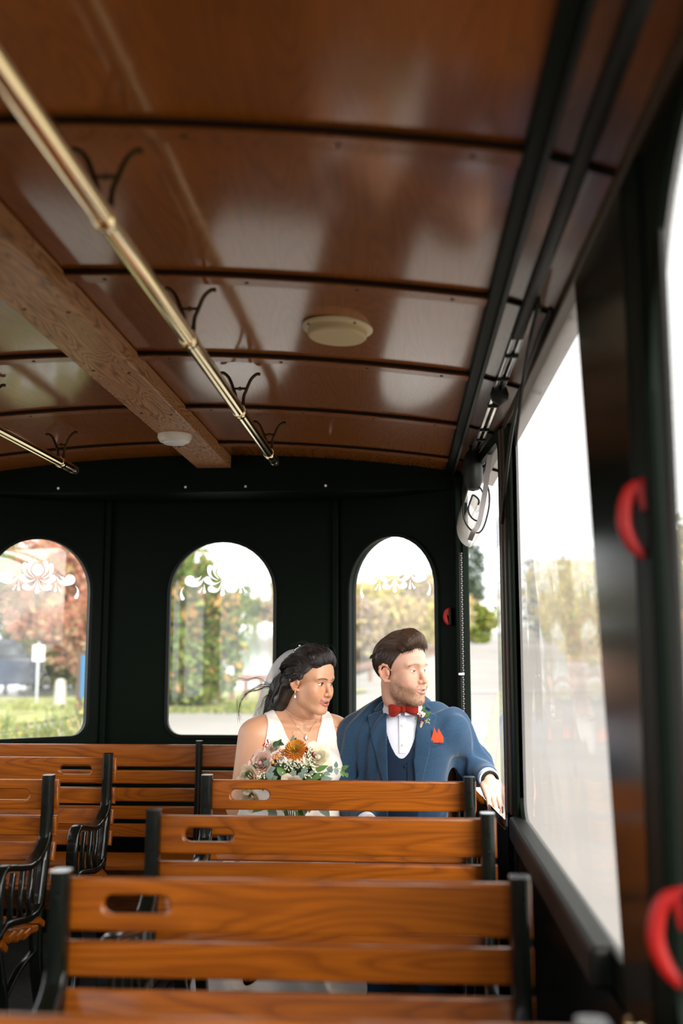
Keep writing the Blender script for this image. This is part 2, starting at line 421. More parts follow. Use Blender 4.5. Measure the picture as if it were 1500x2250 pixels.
def rear_panel(nm, o, d, length, wc, ww, idx, label, flip=False):
    M = frame_M(o, d)
    hole = arch(wc, .885, 1.842, ww, .075)
    me = flat_solid('rear_panel', rect(0, length, 0, 2.2), [hole], .05, 0, M_BLACK, M @ Matrix.Translation((0, 0, -.025)))
    obj('rear_panel', me, wr)
    w = empty(nm, (0, 0, 0), kind='structure'); tag(w, label)
    hp = [M @ Vector((x, y, .004)) for x, y in arch(wc, .887, 1.840, ww-.004, .075)]
    MB().sweep(hp, [(.010, -.012), (.010, .008), (-.006, .012), (-.006, -.012)], up=tuple(M.to_3x3() @ Vector((0, 0, 1))), closed=True).build('rubber_gasket', M_RUBBER, w, sm=40)
    me = flat_solid('window_pane', arch(wc, .885, 1.842, ww, .075), [], .005, 0, M_GLASS, M @ Matrix.Translation((0, 0, -.028)))
    obj('window_pane', me, w)
    k = .000388*ww/.53; K = Matrix.Diagonal((k, -k, 1, 1)); b = MB()
    prints = None
    for s in motif():
        me = flat_solid('s', s[::-1], [], .001, 0, None, M @ Matrix.Translation((wc-.002, 1.652, -.024)) @ K)
        b.add([tuple(v.co) for v in me.vertices], [tuple(p.vertices) for p in me.polygons]); bpy.data.meshes.remove(me)
    b.build('flower_print', M_ETCH, w, sm=None)
    return w
rear_panel('window_1', (-1.47, 4.9), (1, 0), 1.14, .575, .53, 1, 'round-topped rear window in the middle, pond and small tree beyond it')
rear_panel('window_2', (-.33, 4.9), (.63, -.45), .735, .343, .51, 2, 'round-topped rear window behind the man, roadside bushes beyond it')
rear_panel('window_3', (-2.068, 4.473), (.63, .45), .735, .392, .51, 3, 'round-topped rear window at far left, blue car and signs beyond it')
for x in (-1.47, -.33):
    MB().box((x, 4.885, 1.1), (.03, .03, 2.2)).build('joint_cover', M_BLACK, wr, sm=None, bevel=.006)
hd = MB().box((XC, 4.62, 2.12), (2.36, .24, .19)).build('header_box', M_BLACK, wr, sm=None, bevel=.01)
for x in (-1.6, -1.0, -.72, -.35):
    MB().lathe([(.008, 0), (.006, .004)], 10, Matrix.Translation((x, 4.4995, 2.05)) @ Matrix.Rotation(PI/2, 4, 'X')).build('screw', M_ALU, hd)
# ---- right-hand side wall with its openings
def ropen(y0, y1, z0, z1, rb=.05, rt=.06, n=6):
    pts = []
    for cy, cz, r, a0 in ((y0+rb, z0+rb, rb, 180), (y1-rb, z0+rb, rb, 270), (y1-rt, z1-rt, rt, 0), (y0+rt, z1-rt, rt, 90)):
        for i in range(n+1):
            a = math.radians(a0+90*i/n); pts.append((cy+r*math.cos(a), cz+r*math.sin(a)))
    return pts
def SLANT(P): return [(y+(max(0, (z-.79)/1.27*.255) if y < 2.5 else 0), z) for y, z in P]
OPEN = [ropen(-1.0, .02, .80, 2.04, .06, .3, 10), ropen(.18, 1.425, .80, 2.045, .06, .36, 12), SLANT(ropen(1.73, 3.235, .79, 2.06, .06, .05))]
BAY = (ropen(.05, 1.03, .72, 2.03, .02, .05), )
wl_ = [('wall_right', 1, 'black right-hand side wall of the trolley with open bays'), ('wall_left', -1, 'black left-hand side wall of the trolley with open bays')]
walls = {}
for nm, sx, lab in wl_:
    me = flat_solid(nm, rect(-1.25, 3.40, -.02, 2.07), OPEN, .02, 0, M_BLACK, Matrix.Translation((XC+sx*1.270, 0, 0)) @ YZ)
    walls[sx] = struct(nm, me, None, lab)
wR = walls[1]
for sx in (1, -1):
    o_, e_ = Vector((XC+sx*1.245, 3.38)), Vector((XC+sx*1.172, 4.46))
    me = flat_solid('rear_bay_frame', rect(0, 1.082, -.02, 2.07), BAY, .02, 0, M_BLACK, frame_M(o_, e_-o_))
    obj('rear_bay_frame', me, walls[sx])
# glossy dark panel and pillars on the right
obj('gloss_panel', flat_solid('gloss_panel', [(1.525, .74), (1.705, .74), (1.955, 2.05), (1.525, 2.05)], [], .012, .001, M_BLACKG, Matrix.Translation((.356, 0, 0)) @ YZ), wR)
MB().box((.356, 2.9, .40), (.012, 3.0, .66)).build('kick_panel', M_BLACKG, wR, sm=None)
MB().box((.364, 1.475, 1.04), (.026, .10, 2.08)).build('pillar', M_BLACK, wR, sm=None, bevel=.012)
MB().box((.363, 3.285, 1.04), (.032, .10, 2.08)).build('pillar', M_BLACK, wR, sm=None, bevel=.006)
for q, (y, x) in enumerate(((3.350, .358), (3.392, .351))):
    pl = MB().box((x, y, 1.42), (.036, .040, 1.28)).build('post_channel', M_BRONZE, wR, sm=None, bevel=.004)
    for z in (.95, 1.25, 1.55, 1.85):
        MB().lathe([(.006, 0), (.004, .004)], 8, Matrix.Translation((x-.008, y-.0195, z)) @ Matrix.Rotation(PI/2, 4, 'X')).build('rivet', M_BRASSD, pl)
MB().box((.258, 4.455, 1.04), (.052, .07, 2.08)).build('corner_post', M_BLACK, wR, sm=None, bevel=.008)
MB().box((.352, 2.56, .755), (.055, 1.38, .075)).build('sill_ledge', M_FABRIC, wR, sm=None, bevel=.012)
MB().box((.352, .75, .765), (.055, 1.30, .075)).build('sill_ledge', M_FABRIC, wR, sm=None, bevel=.012)
sl = MB().box((0, 0, 0), (.040, .98, .012)).build('sill_channel', M_ALU, wR, sm=None, bevel=.002)
sl.location = (.311, 3.87, .733); sl.rotation_euler[2] = .0676
MB().box((-.018, 0, .012), (.004, .98, .03)).build('sill_lip', M_CHROME, sl, sm=None, bevel=.001)
for y in (-.38, .07):
    MB().tube([(-.006, y, 0), (-.006, y, .052)], .004, 8).build('latch_pin', M_CHROME, sl)
MB().box((.36, 1.6, 2.062), (.03, 5.6, .03)).build('head_rail', M_BRONZE, wR, sm=None, bevel=.004)
# front wall with the windscreen opening (behind the photographer)
me = flat_solid('wall_front', rect(-2.22, .42, -.02, 2.2), [ropen(-2.05, .25, .75, 2.0, .1, .15)], .05, 0, M_BLACK, Matrix.Translation((0, -1.27, 0)) @ XZ)
struct('wall_front', me, None, 'black front bulkhead of the trolley with windscreen opening')
# ---- clear roll-down curtains
def curtain(name, y0, y1, z0, z1, label, amp=.006, seed=0, x=.3715, slant=0):
    t = empty(name, (x, (y0+y1)/2, z0)); tag(t, label, 'curtain')
    r = random.Random(seed); ph = [r.uniform(0, 6) for _ in range(6)]
    def fn(u, v):
        y = y0+slant*v*(1-u)+(y1-y0)*u; z = z0+(z1-z0)*v
        d = amp*(math.sin(7*u+2*v+ph[0])+.6*math.sin(13*v+3*u+ph[1])+.35*math.sin(23*u-9*v+ph[2]))*math.sin(PI*u)**.5*math.sin(PI*v)**.5
        return (d, y-(y0+y1)/2, z-z0)
    MB().grid(fn, 40, 50).build('vinyl_sheet', M_VINYL, t, sm=0)
    pth = [(-.004, y-(y0+y1)/2, z-z0) for y, z in ((y0, z0), (y1, z0), (y1, z1), (y0+slant, z1))]
    for a, c in zip(pth, pth[1:]+pth[:1]):
        MB().sweep([a, c], [(.016, -.004), (.016, .004), (-.016, .004), (-.016, -.004)], up=(1, 0, 0)).build('binding', M_FABRIC, t, sm=None)
    return t
curtain('clear_curtain', 1.71, 3.255, .775, 2.075, 'clear vinyl roll-down curtain in the bay in front of the groom', seed=2, slant=.255)
curtain('clear_curtain', .16, 1.37, .78, 2.06, 'clear vinyl roll-down curtain in the bay nearest the camera', seed=5)
vs_ = MB().box((.334, 3.475, 1.215), (.004, .11, 1.10), Matrix.Rotation(.0676, 3, 'Z')).build('side_strip_pane', sheet('tinted_edge_pane', tint=(.92, .93, .94), haze=.10, gloss_r=.02, ior=1.9), wR, sm=None)
# zip edge on the corner post
z = empty('zip_edge', (.262, 4.41, .9)); tag(z, 'long black zip on curtain edge beside the rear corner post', 'zip')
MB().box((0, .006, .40), (.03, .004, .86)).build('tape', M_FABRIC, z, sm=None)
for k in range(84):
    MB().box((-.004+.002*(k % 2), 0, -.02+k*.0102), (.006, .006, .0055)).build('zip_tooth', M_GREY, z, sm=None)
MB().box((-.012, -.004, .30), (.026, .008, .012)).build('slider', M_ALU, z, sm=None, bevel=.002)
# rolled-up curtain of the open rear bay, tied with a strap
t = empty('rolled_curtain', (.282, 3.88, 1.76)); tag(t, 'rolled-up clear vinyl curtain tied under the cove in rear bay', 'curtain')
def rollpt(a, y, r0=.018, k=.0052):
    r = r0+k*a; return (r*.78*math.cos(a)*.85, y, .105+r*1.45*math.sin(a))
na = 90
def roll(u, v):
    a = u*2*PI*2.1; y = -.02+.46*v
    p = rollpt(a, y); return (p[0]+.004*math.sin(3*a), p[1], p[2]-.01*v)
MB().grid(roll, na, 6).build('vinyl_roll', M_VROLL, t, sm=0)
edge = [rollpt(2*PI*2.1*i/na, -.021) for i in range(na+1)]
MB().tube([(p[0]+.004*math.sin(3*2*PI*2.1*i/na), p[1], p[2]) for i, p in enumerate(edge)], .0035, 6, up=(0, 1, 0)).build('binding', M_FABRIC, t)
M = Matrix.Translation((-.005, .0, .245)) @ Matrix.Diagonal((.85, 1, 1.15, 1))
MB().lathe([(.001, -.072), (.03, -.066), (.044, -.04), (.047, 0), (.043, .035), (.03, .06), (.014, .072), (.012, .10), (.001, .101)], 20, M).build('black_bundle', M_FABRIC, t)
sp = spline([(.058, -.30, .34), (.046, -.18, .26), (.034, -.07, .14), (.012, -.05, .03), (-.01, -.045, -.005), (-.02, .0, -.03)], 8)
MB().sweep(sp, [(.0095, -.0015), (.0095, .0015), (-.0095, .0015), (-.0095, -.0015)], up=(0, 1, .2)).build('tie_strap', M_GREY, t)
# curtain track: black run in front, bare aluminium behind
t = empty('curtain_track', (.288, 2.0, 2.085)); tag(t, 'curtain track under the cove, black in front and aluminium behind', 'track')
MB().box((0, -1.05, 0), (.028, 2.9, .032)).build('black_cover', M_FABRIC, t, sm=None, bevel=.008)
for dx, y0, y1 in ((-.008, .42, 2.40), (.012, .42, 2.40)):
    MB().box((dx, (y0+y1)/2, 0), (.011, y1-y0, .022)).build('rail', M_ALU, t, sm=None, bevel=.002)
for y in (.55, .78, 1.1, 1.45, 1.62, 1.95):
    MB().box((.002, y, -.008), (.034, .014, .018)).build('clip', M_RUBBER, t, sm=None, bevel=.003)
MB().lathe([(.001, -.035), (.024, -.02), (.028, 0), (.022, .02), (.001, .03)], 14, Matrix.Translation((.004, .92, -.02))).build('knot', M_FABRIC, t)
# black cord across the clear curtain
t = empty('tie_cord', (.34, 2.75, 2.06)); tag(t, 'thin black cord hanging across top corner of clear curtain', 'cord')
MB().tube(spline([(0, -.55, .02), (-.004, -.1, -.01), (-.006, .18, -.07), (-.006, .42, -.19), (-.006, .60, -.33)], 6), .0055, 6).build('cord', M_FABRIC, t)
t = empty('hanging_strap', (.30, 2.2, 2.06)); tag(t, 'wide black strap drooping from track above clear curtain', 'strap')
MB().sweep(spline([(0, -.1, .0), (.012, .2, -.02), (.028, .5, -.06), (.036, .72, -.14)], 6), [(.016, -.002), (.016, .002), (-.016, .002), (-.016, -.002)], up=(1, 0, 0)).build('strap_band', M_FABRIC, t)
# ---- red emergency-latch handles
def latch(loc, h, label, rz=0, depth=.05):
    t = empty('emergency_handle', loc, label, 'handle', 'red emergency window handles', rz)
    P = spline([(0, 0, h/2), (-depth*.75, 0, h*.36), (-depth, 0, 0), (-depth*.75, 0, -h*.30), (-depth*.25, 0, -h/2)], 6)
    n = len(P); MB().sweep(P, rrect(1, 1, .3, 2), up=(0, 1, 0), scale=[.010+.012*math.sin(PI*min(1, (i+3)/(n+3)))**.6 for i in range(n)]).build('grip', M_RED, t, sm=50)
    MB().sweep([(-.01, 0, h*.42), (-.002, 0, h*.12)], rrect(.018, .02, .004), up=(0, 1, 0)).build('stop_tab', M_RED, t)
    MB().box((.004, 0, 0), (.012, .03, h*1.1)).build('base_plate', M_RUBBER, t, sm=None, bevel=.003)
latch((.357, 1.455, 1.503), .110, 'blurred red handle on pillar near the camera, upper one', -.35, .036)
latch((.352, 1.325, .958), .112, 'blurred red handle on pillar near the camera, lower one', -.35, .040)
latch((.212, 4.50, 1.45), .068, 'small red handle on the post beside the rear right window', -.6, .026)
t = empty('wall_knob', (.33, 1.48, .80)); tag(t, 'small brass knob low on the right wall near camera', 'knob')
MB().lathe([(.004, 0), (.004, .012), (.011, .016), (.013, .022), (.009, .029), (.001, .031)], 16, Matrix.Rotation(-PI/2, 4, 'Y')).build('knob', M_BRASS, t)
MB().lathe([(.014, 0), (.014, .003)], 16, Matrix.Rotation(-PI/2, 4, 'Y')).build('rose', M_BRASSD, t)

# ================================================================== ceiling fittings
t = empty('ceiling_speaker', (-.168, 2.56, zc(-.168)-.001)); tag(t, 'round cream ceiling speaker on the varnished panel', 'speaker')
t.rotation_euler[1] = .06
MB().lathe([(.001, 0), (.095, 0), (.094, -.006), (.090, -.009), (.080, -.011)], 40).build('flange', M_CREAM, t)
MB().lathe([(.080, -.008), (.079, -.024), (.074, -.029), (.001, -.030)], 40).build('grille', plain('cream_grille', (.50, .38, .20), .6, bump=.6, bscale=900), t)
for k in range(4):
    a = k*PI/2+.6; MB().lathe([(.004, 0), (.003, -.0025)], 8, Matrix.Translation((.088*math.cos(a), .088*math.sin(a), -.009))).build('screw', M_BRASSD, t)
t = empty('dome_light', (-.885, 3.77, 2.139)); tag(t, 'small white dome light on the end of the centre beam', 'lamp')
MB().lathe([(.001, 0), (.066, 0), (.067, -.012), (.058, -.028), (.046, -.032)], 36).build('housing', M_WHITEP, t)
MB().lathe([(.046, -.030), (.042, -.036), (.001, -.038)], 36).build('lens', plain('frosted_lens', (.75, .78, .78), .3), t)
MB().box((-.01, -.062, -.016), (.014, .012, .02)).build('switch', M_WHITEP, t, sm=None, bevel=.002)
# brass grab rails
def grab_rail(x, z, y0, y1, label, stops):
    t = empty('grab_rail', (x, y1, z)); tag(t, label, 'grab rail', 'brass grab rails')
    L = y1-y0
    MB().tube([(0, -L, 0), (0, 0, 0)], .019, 24).build('brass_tube', M_BRASS, t)
    MB().lathe([(.001, -.001), (.017, 0), (.0185, .004), (.0185, .055), (.016, .07), (.001, .075)], 20, Matrix.Rotation(-PI/2, 4, 'X')).build('end_cap', plain('smoked_cap', (.05, .04, .02), .1), t)
    for ys in stops:
        yl = ys-y1; zt = zc(x)-.016-z
        MB().lathe([(.0205, -.02), (.0215, -.018), (.0215, .018), (.0205, .02)], 24, Matrix.Translation((0, yl, 0)) @ Matrix.Rotation(PI/2, 4, 'X')).build('collar', M_BRASS, t)
        br = empty('bracket', (0, yl, 0)); br.parent = t
        for s in (-1, 1):
            dz = (zc(x+s*.052)-.015-z)
            p = [(s*.010, 0, .016), (s*.013, 0, .05), (s*.018, 0, dz*.52), (s*.034, 0, dz*.84), (s*.052, 0, dz-.002), (s*.064, 0, dz-.002)]
            MB().tube(spline(p, 6), [.0065, .006, .006]+[.0052]*(len(spline(p, 6))-3), 8, up=(0, 1, 0)).build('leg', M_BRASSD, br)
        zz = zt*.60
        MB().tube([(-.019, 0, zz), (-.006, 0, zz), (0, 0, zz), (.006, 0, zz), (.019, 0, zz)], [.004, .004, .0075, .004, .004], 8).build('link', M_BRASSD, br)
    return t
grab_rail(-.507, 2.05, -.2, 3.84, 'long brass grab rail under the ceiling beside the centre beam', [.95, 1.60, 2.28, 3.03, 3.72])
grab_rail(-1.365, 2.05, -.2, 3.97, 'brass grab rail at far left under the ceiling', [.95, 1.60, 2.28, 3.12, 3.85])

# ================================================================== benches
def iron_strap(path, w, th, name, parent, x=0, scale=None):
    """bar of width w (across x) and thickness th following a side profile (y,z)"""
    P = [(x, p[0], p[1]) for p in path]
    return MB().sweep(P, rrect(th, w, min(th, w)*.3, 2), up=(1, 0, 0), scale=scale).build(name, M_IRON, parent, sm=45)
BACK = [(.885, .790), (.772, .709), (.690, .632), (.612, .556)]
def ypost(z): return -.012-.05*max(0, (.72-z))/.25 if z < .72 else -.012+.012*(z-.72)/.18
SLAT_ME = {}
def slat_mesh(L, h, th, slot=None, side=0):
    key = (round(L, 3), round(h, 3), th, slot, side)
    if key in SLAT_ME: return SLAT_ME[key]
    holes = []
    if slot is not None: holes = [stadium(slot, 0, .128, .034)[::-1]]
    me = flat_solid('slat', rect(-L/2, L/2, -h/2, h/2), holes, th, .006, M_SLAT, XZ, res=2)
    SLAT_ME[key] = me; return me
def bench(xl, xr, yb, label, group, arms=(True, False), slot_left=True, cat='bench'):
    t = empty('slatted_bench', ((xl+xr)/2, yb, 0), label, cat, group)
    L = xr-xl; hw = L/2; px = hw-.018
    for s in (-1, 1):
        fr = empty('end_frame', (s*px, 0, 0)); fr.parent = t
        iron_strap(spline([(0, .905), (-.002, .80), (-.008, .70), (-.03, .60), (-.055, .50), (-.06, .42), (-.045, .32), (.0, .20), (.055, .05), (.075, .0)], 4), .036, .044, 'post', fr)
        iron_strap([(.06, .012), (.12, .012)], .05, .022, 'foot', fr)
        iron_strap(spline([(-.05, .52), (-.10, .497), (-.17, .498), (-.25, .512), (-.34, .522), (-.395, .50)], 4), .036, .022, 'seat_rail', fr)
        iron_strap(spline([(-.385, .51), (-.372, .44), (-.325, .33), (-.318, .22), (-.36, .08), (-.375, .0)], 4), .036, .034, 'leg', fr)
        iron_strap([(-.37, .012), (-.43, .012)], .05, .022, 'foot', fr)
        iron_strap(spline([(-.33, .30), (-.2, .36), (-.06, .38)], 4), .022, .016, 'stretcher', fr)
        if (s < 0 and arms[0]) or (s > 0 and arms[1]):
            iron_strap(spline([(-.004, .735), (-.03, .695), (-.085, .663), (-.16, .652), (-.26, .668), (-.345, .684), (-.382, .668), (-.398, .60), (-.392, .52)], 5), .04, .02, 'armrest', fr)
            for y0, y1 in ((-.115, -.135), (-.19, -.205), (-.27, -.28), (-.345, -.35)):
                iron_strap(spline([(y0, .655), (y0-.012, .60), (y1-.006, .54), (y1+.01, .505)], 4), .018, .016, 'arm_bar', fr)
        for z in (.86, .81):
            MB().lathe([(.006, 0), (.005, .003)], 8, Matrix.Translation((0, -.024, z)) @ Matrix.Rotation(PI/2, 4, 'X')).build('bolt', M_IRON, fr)
    for i, (zt, zb) in enumerate(BACK):
        zm = (zt+zb)/2; sl_ = None
        if i == 0: sl_ = (-hw+.11+.045 if slot_left else hw-.11-.045)
        o = obj('back_slat', slat_mesh(L+.012, zt-zb, .024, sl_), t, (0, ypost(zm)+.024+.012+.004, zm))
        o.rotation_euler[0] = -.04 if i < 2 else -.22
    for y, z, a in ((-.075, .466, .5), (-.135, .461, .15), (-.195, .463, -.05), (-.255, .474, -.12), (-.315, .487, -.1), (-.372, .478, .6)):
        o = obj('seat_slat', slat_mesh(L+.012, .050, .022), t, (0, y, z))
        o.rotation_euler[0] = PI/2-a
    return t
RB = [(1.19, 'varnished slatted bench at the bottom edge of the picture'), (1.9, 'large blurred slatted bench in the foreground with slotted top slat'),
      (2.6, 'slatted bench just behind the large foreground bench'), (3.3, 'slatted bench right in front of the bride and groom'),
      (4.0, 'slatted bench on which the bride and groom sit')]
for y, lab in RB: bench(-.66, .225, y, lab, 'benches right of the aisle')
LB = [(2.60, 'slatted bench left of the aisle, nearest to the camera'), (3.265, 'slatted bench left of the aisle, second from the rear bench'), (3.925, 'slatted bench left of the aisle, next to the rear bench')]
for y, lab in LB: bench(-2.04, -1.138, y, lab, 'benches left of the aisle', arms=(False, True), slot_left=False)
# rear bench across the whole width
t = empty('rear_bench', (XC, 4.46, 0)); tag(t, 'long slatted bench across the rear wall under the windows', 'bench')
for i, (zt, zb) in enumerate([(.888, .792), (.776, .718), (.700, .642), (.622, .566), (.546, .490)]):
    o = obj('back_slat', slat_mesh(2.26, zt-zb, .024), t, (0, .0, (zt+zb)/2)); o.rotation_euler[0] = -.05
for x in (-1.05, 0.0, .36, 1.05):
    iron_strap([(-.028, .908), (-.03, .7), (-.05, .5), (-.05, .0)], .03, .03, 'support_post', t, x)
    iron_strap([(-.05, .40), (-.36, .41), (-.37, .2), (-.37, 0)], .03, .02, 'seat_bracket', t, x)
for k in range(6):
    o = obj('seat_slat', slat_mesh(2.26, .052, .022), t, (0, -.075-.06*k, .424+.004*k)); o.rotation_euler[0] = PI/2
MB().box((0, -.03, .30), (2.2, .02, .22)).build('kick_board', M_SLAT, t, sm=None)
# ================================================================== outside
def gz(y): return -.75+.025*y
def tx(px, Y): return (px-886)/2187.5*Y
M_ROAD = plain('pale_asphalt', (.25, .228, .203), .85, bump=.3, bscale=20, var=.07, vscale=.6)
M_GRASS = plain('dry_grass', (.24, .24, .075), .9, var=.35, vscale=2)
M_WATER = plain('pond_water', (.25, .27, .26), .07, bump=.25, bscale=1.2, spec=.8)
M_RAILW = plain('weathered_guard_rail', (.20, .105, .075), .7, var=.2)
M_STONE = plain('pale_stone', (.42, .38, .33), .8, var=.15)
M_BARK = plain('bark', (.09, .06, .04), .9, bump=.6, bscale=30)
M_LEAF = attr_mat('leaf', .6, .45)
M_YEL = plain('yellow_line_paint', (.40, .32, .16), .7)
M_WLINE = plain('white_line_paint', (.36, .345, .32), .7)
def sheetpoly(name, pts, mat, dz=0, sub=False):
    b = MB(); b.add([(x, y, gz(y)+dz) for x, y in pts], [tuple(range(len(pts)))]); return b.build(name, mat, None, sm=None)
tag(sheetpoly('ground', [(-120, -60), (160, -60), (160, 420), (-120, 420)], M_ROAD), 'pale asphalt road and lot around the trolley', kind='structure')
RAIL = [(-7.2, 25.3), (-6, 25.6), (-4.8, 26), (-1.6, 32), (2.3, 66), (8, 118), (20, 228)]
RAILS = spline(RAIL, 8)
pond = [(-40, 38), (-9, 27)]+[(x-1.0, y+1.2) for x, y in RAILS] + [(-10, 236), (-120, 236), (-120, 40)]
tag(sheetpoly('ground_pond', pond, M_WATER, .03), 'bright still pond beyond the guard rail', kind='structure')
verge = [(x+.6, y-2.4) for x, y in spline([(-14, 23.5)]+RAIL[1:4], 8)] + [(x-1.4, y+1.8) for x, y in spline([(-14, 23.5)]+RAIL[1:4], 8)][::-1]
tag(sheetpoly('ground_verge', verge, M_GRASS, .045), 'strip of dry grass in front of the guard rail', kind='structure')
tag(sheetpoly('ground_lawn', [(-14, 20.5), (-7.6, 19.5), (-6.2, 24.6), (-14, 22.6)], M_GRASS, .05), 'small lawn by the blue sign', kind='structure')
tag(sheetpoly('ground_far_bank', [(-120, 236), (20, 228), (30, 300), (-120, 300)], M_GRASS, .06), 'far bank of the pond', kind='structure')
tag(sheetpoly('ground_roadside', [(9.5, 25), (14, 50), (34, 200), (160, 240), (160, 10), (9.5, 10)], M_GRASS, .05), 'grassy roadside on the right', kind='structure')
for k, (dx, m) in enumerate(((0, M_YEL), (.22, M_YEL))):
    L = [(1.67+.111*(y-19.3)+dx, y) for y in range(6, 200, 4)]
    tag(sheetpoly('trim_%d' % (k+1), [(x-.06, y) for x, y in L]+[(x+.06, y) for x, y in L[::-1]], m, .02), 'yellow line painted along the road', kind='structure')
tag(sheetpoly('trim_3', [(1.5, 29.2), (14, 31.2), (14, 31.8), (1.5, 29.8)], M_WLINE, .02), 'white line painted across the road', kind='structure')
# guard rail
t = empty('guard_rail', (RAIL[2][0], RAIL[2][1], gz(26))); tag(t, 'reddish wooden guard rail along the pond and road', 'guard rail')
ox, oy, oz = t.location
MB().sweep([(x-ox, y-oy, gz(y)+.58-oz) for x, y in RAILS], [(.05, -.09), (.05, .09), (-.05, .09), (-.05, -.09)]).build('rail_beam', M_RAILW, t, sm=None)
acc = 0
for (x0, y0), (x1, y1) in zip(RAILS[:-1], RAILS[1:]):
    d = math.hypot(x1-x0, y1-y0); n = max(1, round(d/3.2))
    if y0 > 130: continue
    for k in range(n):
        x = x0+(x1-x0)*k/n; y = y0+(y1-y0)*k/n
        MB().box((x-ox, y-oy, gz(y)+.29-oz), (.12, .12, .58)).build('post', M_RAILW, t, sm=None)
# stone posts
for px, y, lab in ((466, 25.2, 'pale stone post on the verge in front of the guard rail'), (130, 24.4, 'pale stone post behind the grass in left window')):
    t = empty('stone_post', (tx(px, y), y, gz(y)), lab, 'post', 'stone posts by the pond')
    MB().lathe([(.16, 0), (.15, .3), (.14, .55), (.11, .64), (.02, .67)], 10).build('shaft', M_STONE, t, sm=50)
    MB().lathe([(.22, 0), (.2, .06), (.15, .08)], 10).build('base', M_STONE, t, sm=50)
# ---- trees
npr = np.random.default_rng(5)
PAL = {'mix': [(.30, .36, .05), (.42, .36, .07), (.62, .33, .10), (.22, .30, .06), (.55, .42, .12)],
       'turn': [(.20, .28, .05), (.30, .36, .07), (.58, .36, .13), (.15, .21, .05), (.40, .40, .12), (.24, .32, .06)],
       'red': [(.62, .30, .20), (.66, .36, .24), (.55, .25, .15), (.60, .44, .28), (.45, .33, .15)],
       'green': [(.22, .30, .05), (.32, .38, .08), (.16, .22, .05), (.42, .42, .12)],
       'yellow': [(.72, .58, .14), (.62, .54, .14), (.55, .50, .16), (.72, .62, .28)],
       'tan': [(.62, .46, .28), (.55, .40, .27), (.66, .54, .26), (.48, .38, .30), (.62, .58, .30)],
       'dark': [(.14, .18, .12), (.20, .24, .15), (.12, .15, .12)]}
def foliage(cx, cy, z0, z1, r, n, size, pal, blobs=9, flat=1.0, fat=1.0):
    bl = []
    for _ in range(blobs):
        u = npr.uniform(0, 1); rr = r*(.75 if 0.15 < u < .7 else .5)
        a = npr.uniform(0, 2*PI); d = rr*npr.uniform(.1, .95)
        bl.append((d*math.cos(a), d*math.sin(a)*flat, z0+(z1-z0)*(.12+.76*u), r*npr.uniform(.38, .62)*fat))
    bl = np.array(bl); which = npr.integers(0, blobs, n); B = bl[which]
    dirs = npr.normal(size=(n, 3)); dirs /= np.linalg.norm(dirs, axis=1)[:, None]
    rad = B[:, 3]*npr.uniform(.55, 1.05, n)**.6
    P = B[:, :3]+dirs*rad[:, None]*np.array([1, 1, min(1.3, (z1-z0)/(2.2*r)+.3)])
    P[:, 2] = np.clip(P[:, 2], z0, z1+size)
    u = npr.normal(size=(n, 3)); u /= np.linalg.norm(u, axis=1)[:, None]
    v = np.cross(u, npr.normal(size=(n, 3))); v /= np.linalg.norm(v, axis=1)[:, None]
    s = size*npr.uniform(.6, 1.3, n)[:, None]
    V = np.empty((n, 4, 3)); V[:, 0] = P-u*s; V[:, 1] = P-v*s*.55; V[:, 2] = P+u*s; V[:, 3] = P+v*s*.55
    pc = np.array(PAL[pal]); tone = npr.integers(0, len(pc), blobs)
    ci = np.where(npr.uniform(size=n) < .55, tone[which], npr.integers(0, len(pc), n))
    C = .90*pc[ci]**1.22*npr.uniform(.7, 1.2, (n, 1)); C = np.repeat(C, 4, axis=0)
    return V.reshape(-1, 3), C
def np_mesh(name, V, quads, mat, C=None, sm=False):
    me = bpy.data.meshes.new(name); nv = len(V); nf = len(quads); k = quads.shape[1]
    me.vertices.add(nv); me.vertices.foreach_set('co', np.ascontiguousarray(V, dtype=np.float32).ravel())
    me.loops.add(nf*k); me.loops.foreach_set('vertex_index', np.ascontiguousarray(quads, dtype=np.int32).ravel())
    me.polygons.add(nf); me.polygons.foreach_set('loop_start', np.arange(0, nf*k, k, dtype=np.int32))
    try: me.polygons.foreach_set('loop_total', np.full(nf, k, dtype=np.int32))
    except Exception: pass
    if sm: me.polygons.foreach_set('use_smooth', np.ones(nf, dtype=bool))
    me.update(calc_edges=True)
    if C is not None:
        a = me.color_attributes.new('Col', 'FLOAT_COLOR', 'POINT'); c4 = np.ones((nv, 4), np.float32); c4[:, :3] = C
        a.data.foreach_set('color', c4.ravel())
    me.materials.append(mat); me.validate(); return me
def tree(name, x, y, h, r, pal, label, group='trees and bushes outside', n=2600, size=.13, trunk=True, z0=.25, cat='tree', blobs=10, fat=1.0):
    t = empty(name, (x, y, gz(y)), label, cat, group)
    V, C = foliage(0, 0, h*z0, h, r, n, size, pal, blobs, 1.0, fat)
    o = obj('foliage', np_mesh('foliage', V, np.arange(n*4).reshape(-1, 4), M_LEAF, C), t); o['kind'] = 'stuff'
    if trunk:
        q = [(0, 0, -.02), (.03*r, 0, h*.3), (-.02*r, .02*r, h*.55), (.04*r, 0, h*.85)]
        MB().tube(q, [.06*r, .05*r, .035*r, .015*r], 7).build('trunk', M_BARK, t)
        for k in range(4):
            a = k*1.7+x; MB().tube([(0, 0, h*(.3+.1*k)), (r*.35*math.cos(a), r*.35*math.sin(a), h*(.42+.1*k)), (r*.6*math.cos(a), r*.6*math.sin(a), h*(.52+.1*k))], [.03*r, .02*r, .008*r], 5).build('branch', M_BARK, t)
    return t
tree('small_tree', tx(395, 24.2), 24.2, 3.7, 1.55, 'turn', 'small leafy tree turning orange, seen through the middle rear window', n=22000, size=.12, z0=.05, blobs=70, fat=.8)
